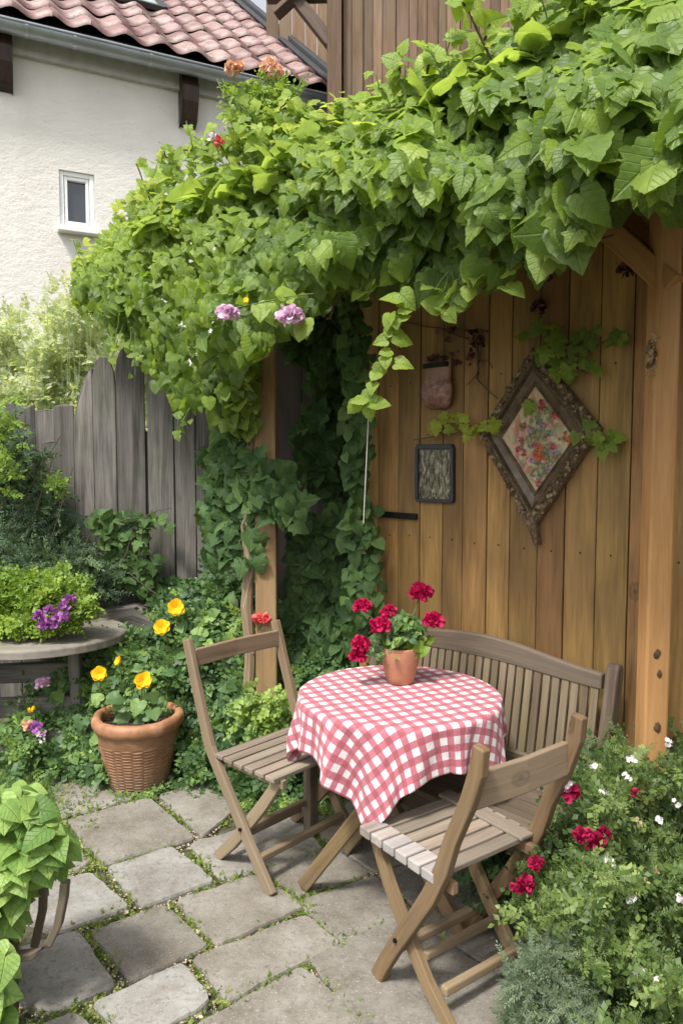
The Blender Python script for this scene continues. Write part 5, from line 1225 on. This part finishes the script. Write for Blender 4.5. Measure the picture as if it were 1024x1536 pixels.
m = MB()
for x, y in ((150, 1011), (182, 993), (215, 1021)): m.tube(curve_pts(PD(x + 8, y + 70, 3.62), PD(x, y, 3.56), 0, .01, 4), .003, 5)
m.build('stems', M['stem'], s6)
open_flower(s6, M['yel'], PD(150, 1011, 3.54), .038, (.1, -1, .5), 6); open_flower(s6, M['yel'], PD(181, 992, 3.54), .028, (-.7, -.7, .4), 5, cup=.8)
s7 = thing('yellow_flower', 'two tall yellow blooms rising above the bed in front of the fence', 'flower', PD(252, 960, 3.9))
m = MB(); m.tube(curve_pts(PD(256, 985, 3.9), PD(243, 943, 3.86), 0, .01, 4), .004, 5); m.tube(curve_pts(PD(270, 975, 3.9), PD(264, 913, 3.86), 0, .01, 4), .004, 5); m.build('stems', M['stem'], s7)
open_flower(s7, M['yel'], PD(243, 942, 3.82), .046, (0, -1, .5), 6); open_flower(s7, M['yel'], PD(264, 912, 3.84), .044, (.2, -1, .5), 6)
s8 = thing('red_flower', 'single coral red bloom beside the back of the left chair', 'flower', PD(392, 960, 3.55))
m = MB(); m.tube(curve_pts(PD(380, 990, 3.6), PD(392, 932, 3.56), 0, .01, 4), .004, 5); m.build('stem', M['stem'], s8); bloom(s8, M['rosep'], PD(392, 930, 3.55), .036, 40, pet=.7)
# low weedy ground cover
s9 = shrub('ground_cover', None, None, [(-60, 1110), (20, 1120), (60, 1140), (100, 1150), (90, 1175), (80, 1200), (85, 1230), (40, 1260), (-60, 1260)], 2600, lambda x, y: 1.6 / (math.tan(PITCH) + (y - 768) / F) * 1.0 * (1 + 0 * x) * .985, 'bedleaf', T_fine, (.04, .09), (.55, .25), .02, 30, .01, 6)
s9.name = 'ground_cover_plants'; tag(s9, 'low weedy green ground cover at the left edge of the paving', 'ground cover')
shrub('weeds', 'low weeds growing round the foot of the bed behind the planter and left chair', 'weeds', [(60, 1150), (130, 1140), (170, 1165), (260, 1165), (300, 1160), (340, 1180), (420, 1200), (500, 1215), (500, 1235), (400, 1218), (330, 1200), (262, 1190), (190, 1200), (150, 1165), (90, 1165)], 1100,
      lambda x, y: 1.6 / (math.tan(PITCH) + (y - 768) / F) * .975, 'bedleaf', T_med, (.03, .07), (.6, .25), .02, 30, .01, 4)
# broad-leaved plant bottom left, with its wooden carrier
s10 = thing('broad_leaved_plant', 'large leaved light green plant in the bottom left corner', 'plant', PD(40, 1400, 1.95))
def bl(poly, n, D, s, tone, nm):
    P, X, Y, nb = region(poly, n, lambda x, y: D + 0 * x, .07, 40, .04, 6); N2, T2 = dirs(P, 1.15, .45, .42, .1, .5, .3); k = len(P); T2 = unit((P - np.array(PD(10, 1300, 2.2))) * 2.2 + T2 * .9)
    scatter(nm, M['hosta'], T_broad, P, N2, T2, RNG.uniform(*s, k), np.clip(RNG.normal(tone, .2, k), 0, 1), s10)
bl([(-80, 1215), (20, 1195), (50, 1205), (70, 1235), (85, 1262), (98, 1285), (70, 1300), (40, 1315), (25, 1350), (20, 1370), (0, 1390), (-80, 1430)], 430, 1.95, (.04, .085), .68, 'leaves')
bl([(-80, 1190), (15, 1180), (60, 1200), (85, 1240), (50, 1290), (-80, 1320)], 260, 2.03, (.035, .07), .75, 'young_leaves')
bl([(-80, 1420), (0, 1410), (8, 1440), (10, 1480), (8, 1536), (-80, 1560)], 70, 1.78, (.055, .09), .6, 'lower_leaves')
bl([(-80, 1250), (60, 1250), (28, 1340), (12, 1400), (0, 1536), (-80, 1560)], 260, 2.08, (.06, .10), .1, 'inner_leaves')
P, X, Y, nb = region([(30, 1500), (35, 1460), (70, 1440), (95, 1480), (90, 1536), (40, 1545)], 260, lambda x, y: 1.6 / (math.tan(PITCH) + (y - 768) / F) * .975, .02, 20, .01, 5); N2, T2 = dirs(P, 1, .2, .5, -.3)
scatter('sprouts', M['box'], T_fine, P, N2, T2, RNG.uniform(.02, .045, len(P)), RNG.random(len(P)), s10)
cr = thing('plant_stand', 'curved dark wooden plant stand half hidden under the broad leaved plant', 'plant stand', PD(60, 1420, 1.98))
q = [PD(x, y, 1.98) for x, y in ((98, 1322), (96, 1345), (88, 1385), (74, 1415), (50, 1432), (20, 1436), (-20, 1434))]
m = MB(); m.strip(q, .022, .03, (1, 0, .5)); m.build('hoop', M['bench'], cr, bevel=.004)
m = MB(); m.strip([PD(66, 1320, 2.05), PD(64, 1365, 2.05), PD(52, 1420, 2.05)], .022, .02, (1, 0, 0)); m.build('slat', M['bench'], cr, bevel=.003)
for x in (15, -25): 
    m = MB(); a = PD(x, 1330, 2.02); m.strip([a, Vector((a.x, a.y - .02, 0))], .03, .03, (1, 0, 0)); m.build('leg', M['dup'], cr, bevel=.003)
# right hand flowering shrubs
def rdep(x, y): return np.interp(y, [1100, 1250, 1400, 1560], [2.30, 2.12, 1.95, 1.78]) + np.interp(x, [760, 900, 1100], [.08, 0, .1])
s11 = shrub('flowering_shrub', 'airy green shrub dotted with small white flowers in front of the right post', 'shrub', [(870, 1180), (895, 1130), (920, 1105), (945, 1140), (955, 1190), (975, 1180), (985, 1120), (1010, 1100), (1060, 1110), (1120, 1200), (1140, 1580), (820, 1580), (800, 1480), (815, 1400), (780, 1365), (795, 1325), (820, 1315), (845, 1290), (850, 1220)], 7600,
            rdep, 'right', T_fine + T_med[:3], (.035, .08), (.42, .26), .32, 40, .09, 9, dict(up=.6, out=.6, rnd=.6, tipdown=-.5, tiprand=.8, tipout=.4))
shrub(None, None, None, [(790, 1290), (830, 1260), (850, 1240), (860, 1330), (800, 1340)], 160, lambda x, y: 2.2 + 0 * x, 'right', T_med, (.03, .06), (.5, .2), .05, nm='side_sprays', root=s11)
for _ in range(9): cluster(s11, M['straw'], PD(*(lambda x, y: (x, y, float(rdep(x, y)) - .1))(random.uniform(860, 1010), random.uniform(1200, 1500))), .009, 4, 'faded_bloom', .6)
m = MB()
for _ in range(90):
    x = random.uniform(800, 1060); y = random.uniform(1150, 1450); D = float(rdep(x, y)); a = PD(x, y, D); m.tube([a + Vector((random.uniform(-.03, .03), .05, -.16)), a + Vector((random.uniform(-.02, .02), .02, -.07)), a], [.0022, .002, .0012], 4)
m.build('stems', M['stem'], s11)
for x, y in ((902, 1187), (939, 1165), (1016, 1206), (988, 1230), (913, 1292), (906, 1328), (947, 1352), (1021, 1348), (958, 1453), (985, 1471), (945, 1138), (1003, 1113), (850, 1178), (888, 1150)): cluster(s11, M['whp'], PD(x, y, float(rdep(x, y)) - .13), .0125, 6, 'bloom', .55)
s12 = thing('red_flowering_plant', 'sparse plant with crimson flowers between the curved leg chair and the white flowered shrub', 'plant', PD(850, 1280, 2.15))
for x, y, r in ((853, 1188, .030), (880, 1258, .032), (893, 1262, .028), (870, 1254, .022), (905, 1250, .020), (803, 1296, .022), (787, 1328, .028), (776, 1332, .022), (950, 1190, .016)): bloom(s12, M['crim'], PD(x, y, float(rdep(x, y)) - .10), r, 46, pet=.6)
cluster(s12, M['pink'], PD(850, 1176, float(rdep(850, 1176)) - .11), .02, 8)
m = MB()
for x, y in ((853, 1188), (885, 1262), (803, 1296), (785, 1330), (950, 1190)): D = float(rdep(x, y)) - .1; a = PD(x, y, D); m.tube(curve_pts(a + Vector((.08, .08, -.22)), a, 0, .01, 5), .0025, 5)
m.build('stems', M['stem'], s12)
P, X, Y, nb = region([(775, 1290), (800, 1240), (850, 1200), (870, 1260), (850, 1350), (800, 1340)], 150, lambda x, y: rdep(x, y) + .0, .05, 40, .05); N2, T2 = dirs(P, .6, .6, .5, 0)
scatter('foliage', M['right'], T_med, P, N2, T2, RNG.uniform(.03, .055, len(P)), RNG.random(len(P)) * .8, s12)
s13 = shrub('grey_shrub', 'low grey green feathery shrub beside the foot of the foreground chair', 'shrub', [(775, 1590), (760, 1520), (775, 1460), (800, 1425), (835, 1395), (870, 1410), (890, 1470), (880, 1590)], 2600,
            lambda x, y: np.interp(y, [1400, 1560], [1.92, 1.74]) + 0 * x, 'grey', T_fine, (.03, .07), (.45, .25), .10, 35, .08, 8, dict(up=.6, out=.6, rnd=.6, tipdown=-.4, tiprand=.9, tipout=.4))
shrub('shade_plants', 'dark leafy plants growing in the shade under the bench beside the shelter post', 'plant', [(700, 1330), (760, 1250), (830, 1200), (900, 1140), (960, 1180), (960, 1290), (860, 1330), (780, 1370)], 1500, lambda x, y: np.interp(y, [1140, 1370], [2.45, 2.30]) + 0 * x, 'ivy', T_med + T_round, (.04, .08), (.3, .2), .06)
print('objects', len(bpy.data.objects), 'tris', sum(len(o.data.polygons) for o in bpy.data.objects if o.type == 'MESH'))
